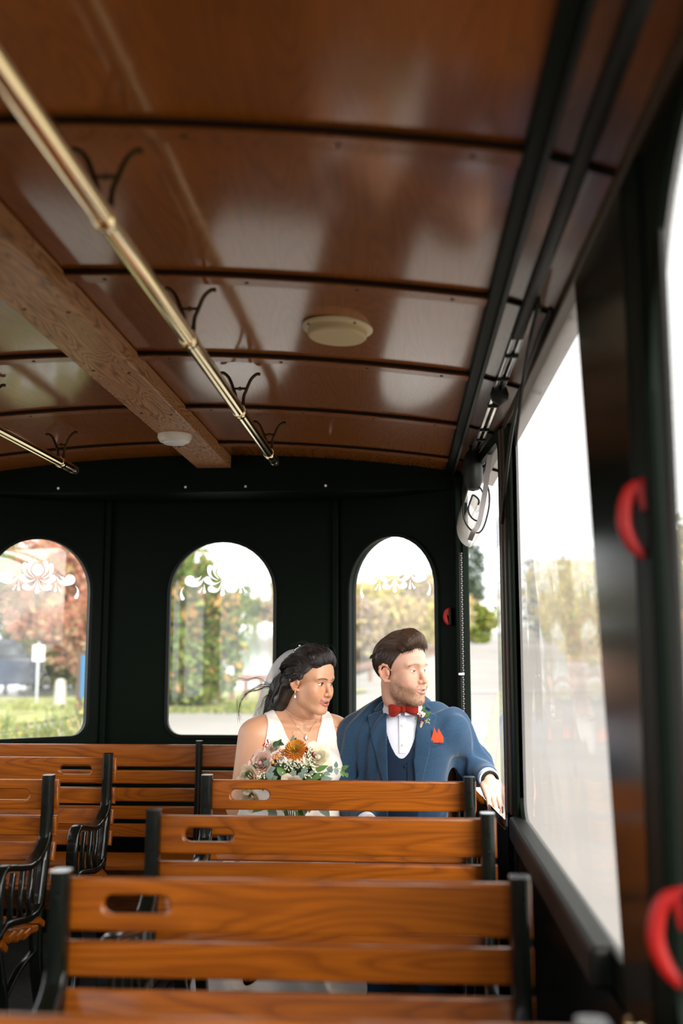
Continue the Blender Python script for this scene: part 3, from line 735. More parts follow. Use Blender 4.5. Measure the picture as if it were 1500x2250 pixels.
tree('red_tree', tx(130, 33), 33, 5.0, 2.5, 'red', 'big rust-red autumn tree seen through the left rear window', n=5200, size=.15, blobs=16, z0=.3)
tree('shrub', tx(175, 29.5), 29.5, 2.6, 1.6, 'red', 'rust-coloured shrub behind the blue sign', n=2200, size=.12, z0=.2, cat='shrub')
tree('shrub', tx(118, 31.5), 31.5, 1.9, 1.35, 'green', 'dark green shrub at the foot of the rust-red tree', n=2600, size=.12, z0=.05, cat='shrub')
tree('tree', tx(5, 36), 36, 4.6, 1.9, 'green', 'yellow-green tree behind the parked blue car', n=2600, size=.14, z0=.2)
tree('tree', tx(55, 38), 38, 3.6, 2.2, 'mix', 'loose orange-green tree between car and rust-red tree', n=2600, size=.14, z0=.2)
tree('tree', tx(-60, 34), 34, 5.0, 2.4, 'green', 'green tree at the left edge behind the blue car', n=2000, size=.15)
for i, (px, y, h, r, p, lab) in enumerate((
    (815, 62, 4.6, 2.7, 'yellow', 'yellow-green bush at left in the window behind the man'), (780, 48, 3.0, 2.0, 'tan', 'low tan bush behind the guard rail at left of right window'),
    (860, 58, 3.2, 2.4, 'tan', 'tan bush just above the man\'s head in right window'), (905, 72, 5.2, 2.9, 'tan', 'tall tan bush at right in the window behind the man'),
    (945, 80, 5.6, 3.0, 'tan', 'brownish bush beside the right window edge'), (925, 66, 2.9, 2.2, 'yellow', 'bright yellow bush behind the groom\'s hair'),
    (985, 100, 6.2, 3.6, 'tan', 'tan tree hidden partly by the rear corner post'), (840, 90, 5.6, 3.8, 'green', 'green tree farther back in the right rear window'))):
    tree('roadside_bush', tx(px, y), y, h, r, p, lab, n=2600, size=.2, trunk=True, z0=.03, cat='bush', blobs=12)
tree('bush', tx(1056, 92), 92, 3.4, 1.9, 'green', 'round green bush beside the road in open rear bay', n=2200, size=.18, z0=.05, cat='bush')
tree('tree', tx(1020, 150), 150, 13, 4.2, 'dark', 'dark bluish tree above the rail in open rear bay', n=2400, size=.4)
tree('bush', tx(1028, 120), 120, 5.0, 2.6, 'yellow', 'orange-yellow bush in front of the white house', n=1800, size=.25, z0=.05, cat='bush')
for i, (px, y, h, r, p) in enumerate(((1195, 110, 8.4, 4.5, 'dark'), (1228, 95, 6.5, 4.0, 'dark'), (1250, 62, 5.4, 2.9, 'yellow'), (1285, 52, 4.9, 2.7, 'yellow'), (1330, 44, 4.4, 2.6, 'yellow'), (1300, 70, 7.0, 3.6, 'tan'), (1380, 38, 4.6, 2.6, 'mix'), (1450, 30, 4.4, 2.4, 'yellow'), (1560, 24, 4.5, 2.4, 'mix'))):
    tree('roadside_tree', tx(px, y), y, h, r, p, ['dark tree at the end of the road seen through the clear curtain', 'second dark tree seen through the clear curtain', 'yellow tree next to the dark trees behind the clear curtain', 'yellow tree in the middle of the clear curtain', 'yellow tree at right in the clear curtain', 'tall tan tree behind the yellow ones in clear curtain', 'mixed green and orange tree hidden by the near pillar', 'yellow tree beyond the near right bay', 'orange-green tree beyond the near right bay'][i], n=2200, size=.2 if y > 45 else .15, z0=.05, blobs=12)
for i in range(16):
    px = 380+i*27+npr.uniform(-8, 8); y = 246+17*(i % 2)
    tree('far_tree', tx(380+i*27, y), y, npr.uniform(9.5, 14), npr.uniform(2.7, 3.0), ['tan', 'mix', 'green', 'tan'][i % 4], ['tan', 'orange and green', 'green', 'tan'][i % 4]+' far tree in the row across the pond', 'trees across the pond', n=700, size=.75, trunk=False, z0=.05, blobs=8)
# ---- boats moored across the pond
M_BOAT = plain('white_hull', (.85, .85, .86), .4)
for i in range(9):
    px = 508+i*36+npr.uniform(-6, 6); y = 222+npr.uniform(0, 6)
    t = empty('moored_boat', (tx(px, y), y, gz(y)+.03), 'small white boat in the row along the far shore', 'boat', 'boats along the far shore', rz=npr.uniform(-.2, .2))
    L = npr.uniform(1.0, 1.35)
    MB().add([(-L, -.7, .8), (L, -.7, .8), (L*1.25, 0, .95), (L, .7, .8), (-L, .7, .8), (-L*.9, -.45, 0), (L*.8, -.45, 0), (L*.95, 0, 0), (L*.8, .45, 0), (-L*.9, .45, 0)],
             [(0, 1, 2, 3, 4), (9, 8, 7, 6, 5), (0, 5, 6, 1), (1, 6, 7, 2), (2, 7, 8, 3), (3, 8, 9, 4), (4, 9, 5, 0)]).build('hull', M_BOAT, t, sm=None)
    MB().box((-.2, 0, 1.25), (L*1.1, 1.0, .9)).build('cabin', M_BOAT, t, sm=None, bevel=.1)
    MB().box((-.2, -.52, 1.35), (L*.9, .03, .35)).build('cabin_window', plain('dark_glass', (.05, .06, .07), .1) if 'dark_glass' not in MATS else MATS['dark_glass'], t, sm=None)
# ---- white house with red door beyond the open bay
y = 185; t = empty('white_house', (tx(1062, y), y, gz(y))); tag(t, 'white house far along the road in open rear bay', 'house')
M_WALL = plain('white_clapboard', (.82, .81, .8), .7); M_ROOF = plain('grey_roof', (.35, .34, .36), .8); M_DG = MATS['dark_glass']
MB().box((0, 0, 3.0), (6.5, 6, 6)).build('wall', M_WALL, t, sm=None)
MB().add([(-3.6, -3.3, 6), (3.6, -3.3, 6), (3.6, 3.3, 6), (-3.6, 3.3, 6), (0, -3.3, 8.6), (0, 3.3, 8.6)], [(0, 1, 4), (2, 3, 5), (1, 2, 5, 4), (3, 0, 4, 5), (0, 3, 2, 1)]).build('roof', M_ROOF, t, sm=None)
for x in (-1.8, 0, 1.8):
    for z in (1.6, 4.3):
        w_ = MB().box((x, -3.02, z), (.9, .06, 1.3)).build('window', M_WALL, t, sm=None)
        MB().box((x, -3.06, z), (.7, .04, 1.1)).build('pane', M_DG, w_, sm=None)
MB().box((-4.6, -3.2, 2.2), (1.6, .3, 4.4)).build('red_shed_front', plain('red_paint', (.55, .08, .06), .6), t, sm=None)
# ---- parked blue car seen from behind, its tail lamp to the window
y = 29.0; t = empty('parked_car', (tx(-31, y), y, gz(y)), rz=math.radians(-9)); tag(t, 'dark blue hatchback with tall red tail lamp parked at far left', 'car')
M_CAR = plain('blue_car_paint', (.03, .05, .095), .25, coat=.8)
def prof_loft(sections, name, mat, parent, sm=40):
    b = MB(); m = len(sections[0][1]); vs = []
    for yy, pr in sections: vs += [(x, yy, z) for x, z in pr]
    fs = [(i*m+q, i*m+(q+1) % m, (i+1)*m+(q+1) % m, (i+1)*m+q) for i in range(len(sections)-1) for q in range(m)]
    fs += [tuple(range(m-1, -1, -1)), tuple((len(sections)-1)*m+q for q in range(m))]
    return b.add(vs, fs).build(name, mat, parent, sm=sm)
def cs(w, z0, z1, wt):
    return [(-w, z0), (w, z0), (w*1.02, (z0+z1)/2), (wt, z1), (-wt, z1), (-w*1.02, (z0+z1)/2)]
prof_loft([(-2.05, cs(.78, .35, .85, .74)), (-1.95, cs(.86, .25, .98, .82)), (1.3, cs(.88, .22, 1.0, .84)), (2.1, cs(.82, .3, .85, .72)), (2.25, cs(.7, .35, .7, .6))], 'body', M_CAR, t)
prof_loft([(-1.98, cs(.80, .95, 1.02, .78)), (-1.55, cs(.78, .95, 1.52, .62)), (.2, cs(.78, .95, 1.56, .62)), (1.05, cs(.78, .95, 1.02, .74))], 'cabin', M_CAR, t)
MB().box((0, -1.80, 1.27), (1.18, .03, .36), Matrix.Rotation(-.55, 3, 'X')).build('rear_window', M_DG, t, sm=None)
for s in (-1, 1):
    MB().box((s*.785, -.4, 1.25), (.03, 1.7, .34), Matrix.Rotation(-s*.28, 3, 'Y')).build('side_window', M_DG, t, sm=None)
    MB().box((s*.76, -1.83, 1.15), (.16, .10, .62), Matrix.Rotation(-.35, 3, 'X')).build('tail_lamp', plain('red_lamp', (.75, .06, .04), .2) if 'red_lamp' not in MATS else MATS['red_lamp'], t, sm=None, bevel=.02)
    for yy in (-1.35, 1.35):
        wv = MB().lathe([(.001, -.1), (.24, -.1), (.33, -.09), (.34, 0), (.33, .09), (.24, .1), (.001, .1)], 20, Matrix.Translation((s*.80, yy, .34)) @ Matrix.Rotation(PI/2, 4, 'Y')).build('wheel', M_RUBBER, t)
        MB().lathe([(.001, 0), (.2, 0), (.2, .02), (.001, .03)], 14, Matrix.Translation((s*.90, yy, .34)) @ Matrix.Rotation(s*PI/2, 4, 'Y')).build('hubcap', M_ALU, wv)
MB().box((0, -2.06, .5), (1.5, .08, .2)).build('bumper', M_RUBBER, t, sm=None, bevel=.03)
# ---- small white sign on a post, blue notice board
y = 25; t = empty('parking_sign', (tx(77, y), y, gz(y))); tag(t, 'small white sign on a thin grey post', 'sign')
MB().tube([(0, 0, 0), (0, 0, 1.55)], .03, 8).build('post', plain('galvanised', (.45, .47, .5), .5), t)
MB().box((.02, -.04, 1.27), (.30, .012, .40)).build('sign_plate', plain('white_sign', (.8, .78, .76), .5), t, sm=None, bevel=.01)
y = 20; t = empty('notice_board', (tx(172, y), y, gz(y))); tag(t, 'blue notice board on a brown wooden post', 'sign')
MB().box((0, 0, .72), (.09, .09, 1.44)).build('post', M_BARK, t, sm=None)
MB().box((1.0, 0, .72), (.09, .09, 1.44)).build('post', M_BARK, t, sm=None)
bb = MB().box((.52, -.06, .97), (.95, .03, .84)).build('board', plain('blue_board', (.03, .13, .25), .5), t, sm=None)
for k, z in enumerate((1.24, 1.1, .96, .82)):
    for q in range(6):
        MB().box((.22+q*.12, -.078, z), (.07, .004, .06 if q % 2 else .08)).build('letter_mark', MATS['white_sign'], bb, sm=None)
# ---- wild grass and flowers close behind the trolley
def grass_patch(name, x0, x1, y0, y1, n, h, label, cat='grass', flowers=0.06):
    X = npr.uniform(x0, x1, n); Y = npr.uniform(y0, y1, n); Z = gz(Y)
    H = h*npr.uniform(.35, 1.1, n)*(.75+.35*np.sin(X*2.3)*np.sin(Y*1.7+X)); a = npr.uniform(0, 2*PI, n); w = npr.uniform(.008, .02, n)
    lean = npr.uniform(-.18, .18, (n, 2))*h*2
    V = np.empty((n, 4, 3))
    V[:, 0] = np.c_[X-w*np.cos(a), Y-w*np.sin(a), Z]; V[:, 1] = np.c_[X+w*np.cos(a), Y+w*np.sin(a), Z]
    V[:, 2] = np.c_[X+lean[:, 0]+w*np.cos(a)*.8, Y+lean[:, 1], Z+H]; V[:, 3] = np.c_[X+lean[:, 0]-w*np.cos(a)*.8, Y+lean[:, 1], Z+H]
    pal = np.array([(.20, .25, .06), (.30, .32, .09), (.42, .38, .16), (.16, .22, .07)]); C = pal[npr.integers(0, 4, n)]*npr.uniform(.8, 1.2, (n, 1))
    m = int(n*flowers); i = npr.integers(0, n, m); P = V[i, 2]; s = npr.uniform(.010, .024, m)
    F = np.empty((m, 4, 3)); u = npr.normal(size=(m, 3)); u /= np.linalg.norm(u, axis=1)[:, None]; v = np.cross(u, npr.normal(size=(m, 3))); v /= np.linalg.norm(v, axis=1)[:, None]
    F[:, 0] = P-u*s[:, None]; F[:, 1] = P-v*s[:, None]; F[:, 2] = P+u*s[:, None]; F[:, 3] = P+v*s[:, None]
    fp = np.array([(.8, .62, .05), (.75, .45, .08), (.7, .6, .62), (.45, .1, .1), (.8, .7, .2)]); FC = fp[npr.integers(0, 5, m)]
    VV = np.concatenate([V, F]).reshape(-1, 3); CC = np.repeat(np.concatenate([C, FC]), 4, axis=0)
    o = obj(name, np_mesh(name, VV, np.arange(len(VV)).reshape(-1, 4), M_LEAF, CC)); tag(o, label, cat, kind='stuff')
grass_patch('wild_grass', -6.2, -3.2, 9.5, 14.5, 11000, .82, 'wild grass and flowers below the left rear window', flowers=.3)
grass_patch('lawn_grass', -10, -2.5, 22.5, 25.2, 5000, .14, 'short dry grass on the verge', flowers=0)
# ================================================================== sculpting kit: signed-distance volumes meshed with surface nets
def smin(a, b, k):
    if k <= 0: return np.minimum(a, b)
    h = np.clip(.5+.5*(b-a)/k, 0, 1); return b+(a-b)*h-k*h*(1-h)
class Vol:
    def __init__(s, lo, hi, h):
        s.lo = np.array(lo, np.float32); s.h = h; s.n = np.ceil((np.array(hi)-np.array(lo))/h).astype(int)+1
        s.ax = [s.lo[i]+h*np.arange(s.n[i], dtype=np.float32) for i in range(3)]
        s.D = np.full(s.n, .3, np.float32); s.M = Matrix.Identity(4)
    def frame(s, M): s.M = M; return s
    def _sl(s, lo, hi):
        out = []
        for i in range(3):
            a = int(max(0, math.floor((lo[i]-s.lo[i])/s.h))); b = int(min(s.n[i], math.ceil((hi[i]-s.lo[i])/s.h)+1))
            if b <= a: return None
            out.append(slice(a, b))
        return tuple(out)
    def grid(s, sl=None):
        sl = sl or (slice(None),)*3
        return np.meshgrid(s.ax[0][sl[0]], s.ax[1][sl[1]], s.ax[2][sl[2]], indexing='ij')
    def apply(s, fn, lo, hi, k=.01, op='add', m=.03):
        cs_ = [s.M @ Vector((x, y, z)) for x in (lo[0]-m-k, hi[0]+m+k) for y in (lo[1]-m-k, hi[1]+m+k) for z in (lo[2]-m-k, hi[2]+m+k)]
        sl = s._sl([min(c[i] for c in cs_) for i in range(3)], [max(c[i] for c in cs_) for i in range(3)])
        if sl is None: return s
        X, Y, Z = s.grid(sl); I = np.array(s.M.inverted(), np.float32)
        x = I[0, 0]*X+I[0, 1]*Y+I[0, 2]*Z+I[0, 3]; y = I[1, 0]*X+I[1, 1]*Y+I[1, 2]*Z+I[1, 3]; z = I[2, 0]*X+I[2, 1]*Y+I[2, 2]*Z+I[2, 3]
        d = fn(x, y, z).astype(np.float32)
        if op == 'add': s.D[sl] = smin(s.D[sl], d, k)
        elif op == 'sub': s.D[sl] = -smin(-s.D[sl], d, k)
        elif op == 'int': s.D[sl] = -smin(-s.D[sl], -d, k)
        return s
    def ell(s, c, r, k=.01, op='add', R=None):
        c = np.array(c, float); r = np.array(r, float)
        def fn(x, y, z):
            p = [x-c[0], y-c[1], z-c[2]]
            if R is not None:
                Q = np.array(R.transposed()); p = [Q[i, 0]*p[0]+Q[i, 1]*p[1]+Q[i, 2]*p[2] for i in range(3)]
            k0 = np.sqrt((p[0]/r[0])**2+(p[1]/r[1])**2+(p[2]/r[2])**2)+1e-9
            k1 = np.sqrt((p[0]/r[0]**2)**2+(p[1]/r[1]**2)**2+(p[2]/r[2]**2)**2)+1e-9
            return k0*(k0-1)/k1
        b = max(r) if R is not None else r
        return s.apply(fn, c-b, c+b, k, op)
    def sph(s, c, r, k=.01, op='add'): return s.ell(c, (r, r, r), k, op)
    def cap(s, a, b, ra, rb=None, k=.01, op='add', flat=None):
        a = np.array(a, float); b = np.array(b, float); rb = ra if rb is None else rb; d = b-a; L = float(d@d)+1e-12
        def fn(x, y, z):
            t = np.clip(((x-a[0])*d[0]+(y-a[1])*d[1]+(z-a[2])*d[2])/L, 0, 1)
            return np.sqrt((x-a[0]-t*d[0])**2+(y-a[1]-t*d[1])**2+(z-a[2]-t*d[2])**2)-(ra+(rb-ra)*t)
        m = max(ra, rb); return s.apply(fn, np.minimum(a, b)-m, np.maximum(a, b)+m, k, op)
    def chain(s, pts, rs, k=.006, op='add'):
        for i in range(len(pts)-1): s.cap(pts[i], pts[i+1], rs[i], rs[i+1], k, op)
        return s
    def box(s, c, d, r=.004, k=.006, op='add', R=None):
        c = np.array(c, float); d = np.array(d, float)/2-r
        def fn(x, y, z):
            p = [x-c[0], y-c[1], z-c[2]]
            if R is not None:
                Q = np.array(R.transposed()); p = [Q[i, 0]*p[0]+Q[i, 1]*p[1]+Q[i, 2]*p[2] for i in range(3)]
            q = [np.abs(p[i])-d[i] for i in range(3)]
            return np.sqrt(sum(np.maximum(v, 0)**2 for v in q))+np.minimum(np.maximum(np.maximum(q[0], q[1]), q[2]), 0)-r
        e = (np.linalg.norm(d+r) if R is not None else d+r)
        return s.apply(fn, c-e, c+e, k, op)
    def mesh(s, D=None):
        D = s.D if D is None else D
        ins = D < 0; nx, ny, nz = D.shape
        c8 = [ins[i:nx-1+i, j:ny-1+j, k:nz-1+k] for i in (0, 1) for j in (0, 1) for k in (0, 1)]
        cnt = np.zeros((nx-1, ny-1, nz-1), np.int8)
        for c in c8: cnt += c
        act = (cnt > 0) & (cnt < 8); I = np.argwhere(act); n = len(I)
        idx = np.full(act.shape, -1, np.int32); idx[act] = np.arange(n)
        off = np.array([(i, j, k) for i in (0, 1) for j in (0, 1) for k in (0, 1)])
        val = np.stack([D[I[:, 0]+o[0], I[:, 1]+o[1], I[:, 2]+o[2]] for o in off], 1)
        acc = np.zeros((n, 3)); w = np.zeros(n)
        for a in range(8):
            for b in range(a+1, 8):
                if np.abs(off[a]-off[b]).sum() != 1: continue
                va, vb = val[:, a], val[:, b]; m = (va < 0) != (vb < 0)
                t = np.where(m, va/(va-vb+1e-20), 0)
                acc += np.where(m[:, None], off[a]+t[:, None]*(off[b]-off[a]), 0); w += m
        V = s.lo+s.h*(I+acc/np.maximum(w, 1)[:, None])
        F = []
        for ax in range(3):
            sa = [slice(None)]*3; sb = [slice(None)]*3; sa[ax] = slice(0, -1); sb[ax] = slice(1, None)
            A, B = ins[tuple(sa)], ins[tuple(sb)]; E_ = np.argwhere(A != B)
            o1, o2 = [(1, 2), (2, 0), (0, 1)][ax]
            E_ = E_[(E_[:, o1] > 0) & (E_[:, o2] > 0) & (E_[:, o1] < D.shape[o1]-1) & (E_[:, o2] < D.shape[o2]-1)]
            if not len(E_): continue
            fl_ = A[E_[:, 0], E_[:, 1], E_[:, 2]]
            def g(d1, d2):
                q = E_.copy(); q[:, o1] -= d1; q[:, o2] -= d2; return idx[q[:, 0], q[:, 1], q[:, 2]]
            Q = np.stack([g(1, 1), g(0, 1), g(0, 0), g(1, 0)], 1)
            Q[~fl_] = Q[~fl_][:, ::-1]; F.append(Q[(Q >= 0).all(1)])
        return V, np.concatenate(F)
def join_np(parts):
    Vs, Fs, b = [], [], 0
    for V, F in parts: Vs.append(V); Fs.append(F+b); b += len(V)
    return np.concatenate(Vs), np.concatenate(Fs)
def inv_pts(M, V):
    I = np.array(M.inverted()); return V @ I[:3, :3].T+I[:3, 3]
def sstep(a, b, x): t = np.clip((x-a)/(b-a), 0, 1); return t*t*(3-2*t)
def mixc(C, col, w): return C*(1-w[:, None])+np.array(col)*w[:, None]
def tubes_np(curves, r0, r1, seg=3, cols=None):
    """many thin tapering tubes of equal point count: curves (n,m,3)"""
    n, m, _ = curves.shape
    T = np.gradient(curves, axis=1); T /= np.linalg.norm(T, axis=2, keepdims=True)+1e-9
    ref = np.array([.3, -.8, .52]); A = np.cross(T, ref); A /= np.linalg.norm(A, axis=2, keepdims=True)+1e-9; B = np.cross(T, A)
    tt = np.linspace(0, 1, m); r = ((r0+(r1-r0)*tt)*np.minimum(1, .3+tt*6))[None, :, None] if np.isscalar(r0) else r0[:, None, None]*(1-tt*.7)[None, :, None]
    V = np.stack([curves+r*(A*math.cos(2*PI*q/seg)+B*math.sin(2*PI*q/seg)) for q in range(seg)], 2).reshape(-1, 3)
    base = (np.arange(n)*m*seg)[:, None, None]+(np.arange(m-1)*seg)[None, :, None]
    q = np.arange(seg)[None, None, :]; q2 = (q+1) % seg
    F = np.stack([base+q, base+q2, base+seg+q2, base+seg+q], 3).reshape(-1, 4)
    C = None if cols is None else np.repeat(cols, m*seg, axis=0)
    return V, F, C
def lockset(guides, n, jit, rg, m=14, wav=0):
    """n strands interpolated between neighbouring guide curves"""
    G = np.array([np.array(spline(g, 8))[np.linspace(0, len(spline(g, 8))-1, m).astype(int)] for g in guides])
    i = rg.integers(0, len(G)-1, n) if len(G) > 1 else np.zeros(n, int); t = rg.uniform(0, 1, n)[:, None, None]
    C = G[i]*(1-t)+(G[i+1] if len(G) > 1 else G[i])*t
    s = np.linspace(0, 1, m)[None, :, None]
    off = rg.normal(size=(n, 1, 3))*jit
    C = C+off*(.35+.65*s)
    if wav:
        ph = rg.uniform(0, 6.28, (n, 1, 1)); C = C+wav*s*np.sin(s*9+ph)*rg.normal(size=(n, 1, 3))
    return C
def vol_sample(v, D, P):
    q = np.clip((P-v.lo)/v.h, 0, np.array(D.shape)-1.001); i = np.floor(q).astype(int); f = q-i; out = 0
    for a in (0, 1):
        for b in (0, 1):
            for c in (0, 1):
                w = (f[..., 0] if a else 1-f[..., 0])*(f[..., 1] if b else 1-f[..., 1])*(f[..., 2] if c else 1-f[..., 2])
                out = out+w*D[np.minimum(i[..., 0]+a, D.shape[0]-1), np.minimum(i[..., 1]+b, D.shape[1]-1), np.minimum(i[..., 2]+c, D.shape[2]-1)]
    return out
def push_out(C, v, D, eps, it=4, pull=None, rough=.0):
    """lift strand points out of a volume so that they lie on its surface"""
    C = C.copy(); h = v.h*1.5
    for _ in range(it):
        d = vol_sample(v, D, C)
        g = np.stack([vol_sample(v, D, C+np.eye(3)[k]*h)-vol_sample(v, D, C-np.eye(3)[k]*h) for k in range(3)], -1)
        g /= np.linalg.norm(g, axis=-1, keepdims=True)+1e-9
        mv = np.maximum(0, eps-d)
        if pull is not None: mv = np.where((d > eps) & (d < pull), eps-d, mv)
        C = C+g*mv[..., None]
    return C
M_SKIN = attr_mat('skin', .42, 0, .45, bump=.10, bscale=500)
M_EYE = attr_mat('eye', .08, 0, .6)
M_TEETH = plain('teeth', (.80, .77, .72), .25)
def hair_mat(name):
    m = attr_mat(name, .38, 0, .5); return m
M_HAIR = hair_mat('hair')

def head_prims(v, M, sc, male, zcut=None):
    """add a head in its own frame: x sideways, y forward, z up, eyes at z=0"""
    v.frame(M @ Matrix.Scale(1, 4)); S_ = sc
    def P(*a): return tuple(q*S_ for q in a)
    v.ell(P(0, -.014, .036), P(.0765, .096, .083), .01)
    v.ell(P(0, .026, .03), P(.066, .062, .07), .02*S_)
    v.ell(P(0, .030, -.045), P(.0585 if male else .0545, .055, .064), .02*S_)
    for s in (-1, 1):
        v.cap(P(s*.053, .0, -.040), P(s*.047, .012, -.072), .0155*S_, .0135*S_, .022*S_)
        v.cap(P(s*.046, .014, -.074), P(s*.016, .067, -.100), (.0165 if male else .0145)*S_, .0155*S_, .022*S_)
        v.sph(P(s*.043, .056, -.026), .0225*S_, .02*S_)
        v.sph(P(s*.036, .064, -.046), .0175*S_, .02*S_)
        v.cap(P(s*.010, .080, .021), P(s*.048, .066, .022), (.010 if male else .007)*S_, .007*S_, .014*S_)
    for s in (-1, 1): v.ell(P(s*(.040 if male else .043), .032, -.046), P(.0215, .034, .034 if male else .038), .018*S_)
    v.ell(P(0, .070, -.101), P(.021, .017, .016), .02*S_)
    if male: v.ell(P(0, .066, -.105), P(.026, .018, .014), .015*S_)
    v.ell(P(0, .066, -.066), P(.033, .025, .027), .018*S_)
    for s in (-1, 1):
        v.sph(P(s*.031, .0935, .0005), .0165*S_, .016*S_, 'sub')
    # nose
    v.cap(P(0, .079, .010), P(0, .100, -.030), .0068*S_, .0088*S_, .010*S_)
    v.sph(P(0, .1015, -.0355), .0108*S_, .006*S_)
    for s in (-1, 1):
        v.ell(P(s*.0125, .0905, -.0385), P(.0072, .0095, .0080), .006*S_)
    for s in (-1, 1):
        v.ell(P(s*.0062, .0985, -.0460), P(.0034, .0050, .0032), .003*S_, 'sub')
    # eyelids
    for s in (-1, 1):
        c = P(s*.0315, .0655, 0)
        v.sph(c, .0142*S_, .005*S_)
        w, h = .0138*S_, (.0032 if male else .0047)*S_
        R_ = (w*w+h*h)/(2*h); cx = s*.0315*S_; cz = -.0003*S_
        slope = -.0 
        def lens(x, y, z, cx=cx, cz=cz, R_=R_, h=h, s=s):
            zz = z-cz-.06*s*(x-cx)
            a = np.sqrt((x-cx)**2+(zz+R_-h)**2)-R_; b = np.sqrt((x-cx)**2+(zz-R_+h)**2)-R_
            return np.maximum(np.maximum(a, b), .068*S_-y)
        v.apply(lens, (cx-w, .066*S_, -h), (cx+w, .095*S_, h), .0012*S_, 'sub', m=.004)
    # mouth: open smile
    cz = -.0665; cu_ = .0050 if male else .0075; lw_ = .0285 if male else .0320
    up = [(-lw_, .0765, cz+cu_), (-.016, .0885, cz+.0030), (-.005, .0945, cz+.0044), (0, .0945, cz+.0036), (.005, .0945, cz+.0044), (.016, .0885, cz+.0030), (lw_, .0765, cz+cu_)]
    dl = .0 if male else .0016
    lo = [(-lw_, .0765, cz+cu_-.0005), (-.016, .0870, cz-.0050-dl), (-.006, .0922, cz-.0080-dl), (.006, .0922, cz-.0080-dl), (.016, .0870, cz-.0050-dl), (lw_, .0765, cz+cu_-.0005)]
    v.chain([P(*p) for p in up], [q*S_ for q in (.0022, .0036, .0042, .0038, .0042, .0036, .0022)], .004*S_)
    v.chain([P(*p) for p in lo], [q*S_ for q in (.0022, .0044, .0056, .0056, .0044, .0022)], .004*S_)
    def slit(x, y, z):
        zc_ = cz*S_-(.0012+dl*.5)*S_+(5.8 if male else 8.5)/S_*x*x; hw_ = .0245 if male else .0292
        return np.maximum(np.maximum(np.abs(z-zc_)-((.0030+dl*.9)*S_)*np.clip(1-(x/(hw_*S_))**2, 0, 1), np.abs(x)-(hw_-.0005)*S_), .07*S_-y)
    v.apply(slit, P(-.030, .065, cz-.01), P(.030, .10, cz+.014), .0012*S_, 'sub', m=.004)
    # ears
    for s in (-1, 1):
        R = Matrix.Rotation(s*.30, 3, 'Z') @ Matrix.Rotation(-.18, 3, 'X')
        v.ell(P(s*.0775, -.014, -.012), P(.0065, .0165, .028), .006*S_, R=R)
        rim = [(.071, .004, .004), (.081, -.004, .018), (.0855, -.016, .021), (.0885, -.028, .012), (.0875, -.031, -.004), (.083, -.026, -.022), (.077, -.014, -.036), (.072, -.003, -.038)]
        v.chain([P(s*a, b, c) for a, b, c in rim], [q*S_ for q in (.0035, .004, .0045, .0048, .0045, .0045, .0062, .005)], .004*S_)
        v.ell(P(s*.086, -.013, -.006), P(.006, .0095, .0145), .003*S_, 'sub', R=R)
        v.sph(P(s*.0775, -.001, -.012), .0055*S_, .004*S_)
def head_colors(V, M, sc, male, base, lipc, browc):
    L = inv_pts(M, V)/sc; x, y, z = L.T; n = len(V); C = np.tile(np.array(base, float), (n, 1))
    ax = np.abs(x)
    face = sstep(.02, .05, y)
    blush = np.exp(-(((ax-.045)/.02)**2+((z+.03)/.02)**2))*face
    C = mixc(C, (base[0]*1.02, base[1]*.72, base[2]*.66), blush*(.45 if male else .65))
    C = mixc(C, (base[0]*1.0, base[1]*.78, base[2]*.72), np.exp(-((x/.015)**2+((z+.038)/.012)**2))*face*.5)
    ear = sstep(.072, .080, ax)*sstep(-.05, -.03, y+0*x)*(z < .03)*(z > -.05)
    C = mixc(C, (base[0]*1.0, base[1]*.70, base[2]*.60), ear*.5)
    # lips
    cz = -.0665; zz = z-cz-(.0047 if male else .0072)*(ax/.0275)**2
    lip = sstep(.0300 if male else .0325, .0270 if male else .0300, ax)*sstep(.0085, .0060, zz)*sstep(-.0145-(0 if male else .0016), -.0118-(0 if male else .0016), zz)*sstep(.068, .074, y)
    lip *= 1-sstep(.004, .0275, ax)*sstep(.004, .0075, zz)
    C = mixc(C, lipc, lip*(.55 if male else .85))
    # brows
    bz = .0235-.0035*((ax-.030)/.018)**2-.0006; bw = .0030 if male else .0023
    br = sstep(.0545, .050, ax)*sstep(.0100, .0145, ax)*np.exp(-((z-bz)/bw)**4)*sstep(.05, .06, y)
    C = mixc(C, browc, br*(.6 if male else .9))
    if not male:   # lash line and lids
        e = np.exp(-(((ax-.0315)/.0145)**8))*np.exp(-((z-.0052+.9*((ax-.0315)**2)/.02*.35)/.0016)**2)*sstep(.06, .07, y)
        C = mixc(C, (.02, .012, .01), np.clip(e*1.2, 0, 1))
        e2 = np.exp(-(((ax-.0315)/.016)**2))*np.exp(-((z-.008)/.004)**2)*face
        C = mixc(C, (.30, .16, .10), e2*.35)
        e3 = np.exp(-(((ax-.0315)/.0135)**8))*np.exp(-((z+.0050)/.0011)**2)*sstep(.06, .07, y)
        C = mixc(C, (.06, .03, .02), e3*.55)
    else:
        e = np.exp(-(((ax-.0315)/.0145)**8))*np.exp(-((z-.0040+.5*((ax-.0315)**2)/.02*.35)/.0012)**2)*sstep(.06, .07, y)
        C = mixc(C, (.20, .10, .06), np.clip(e, 0, 1)*.6)
    return C
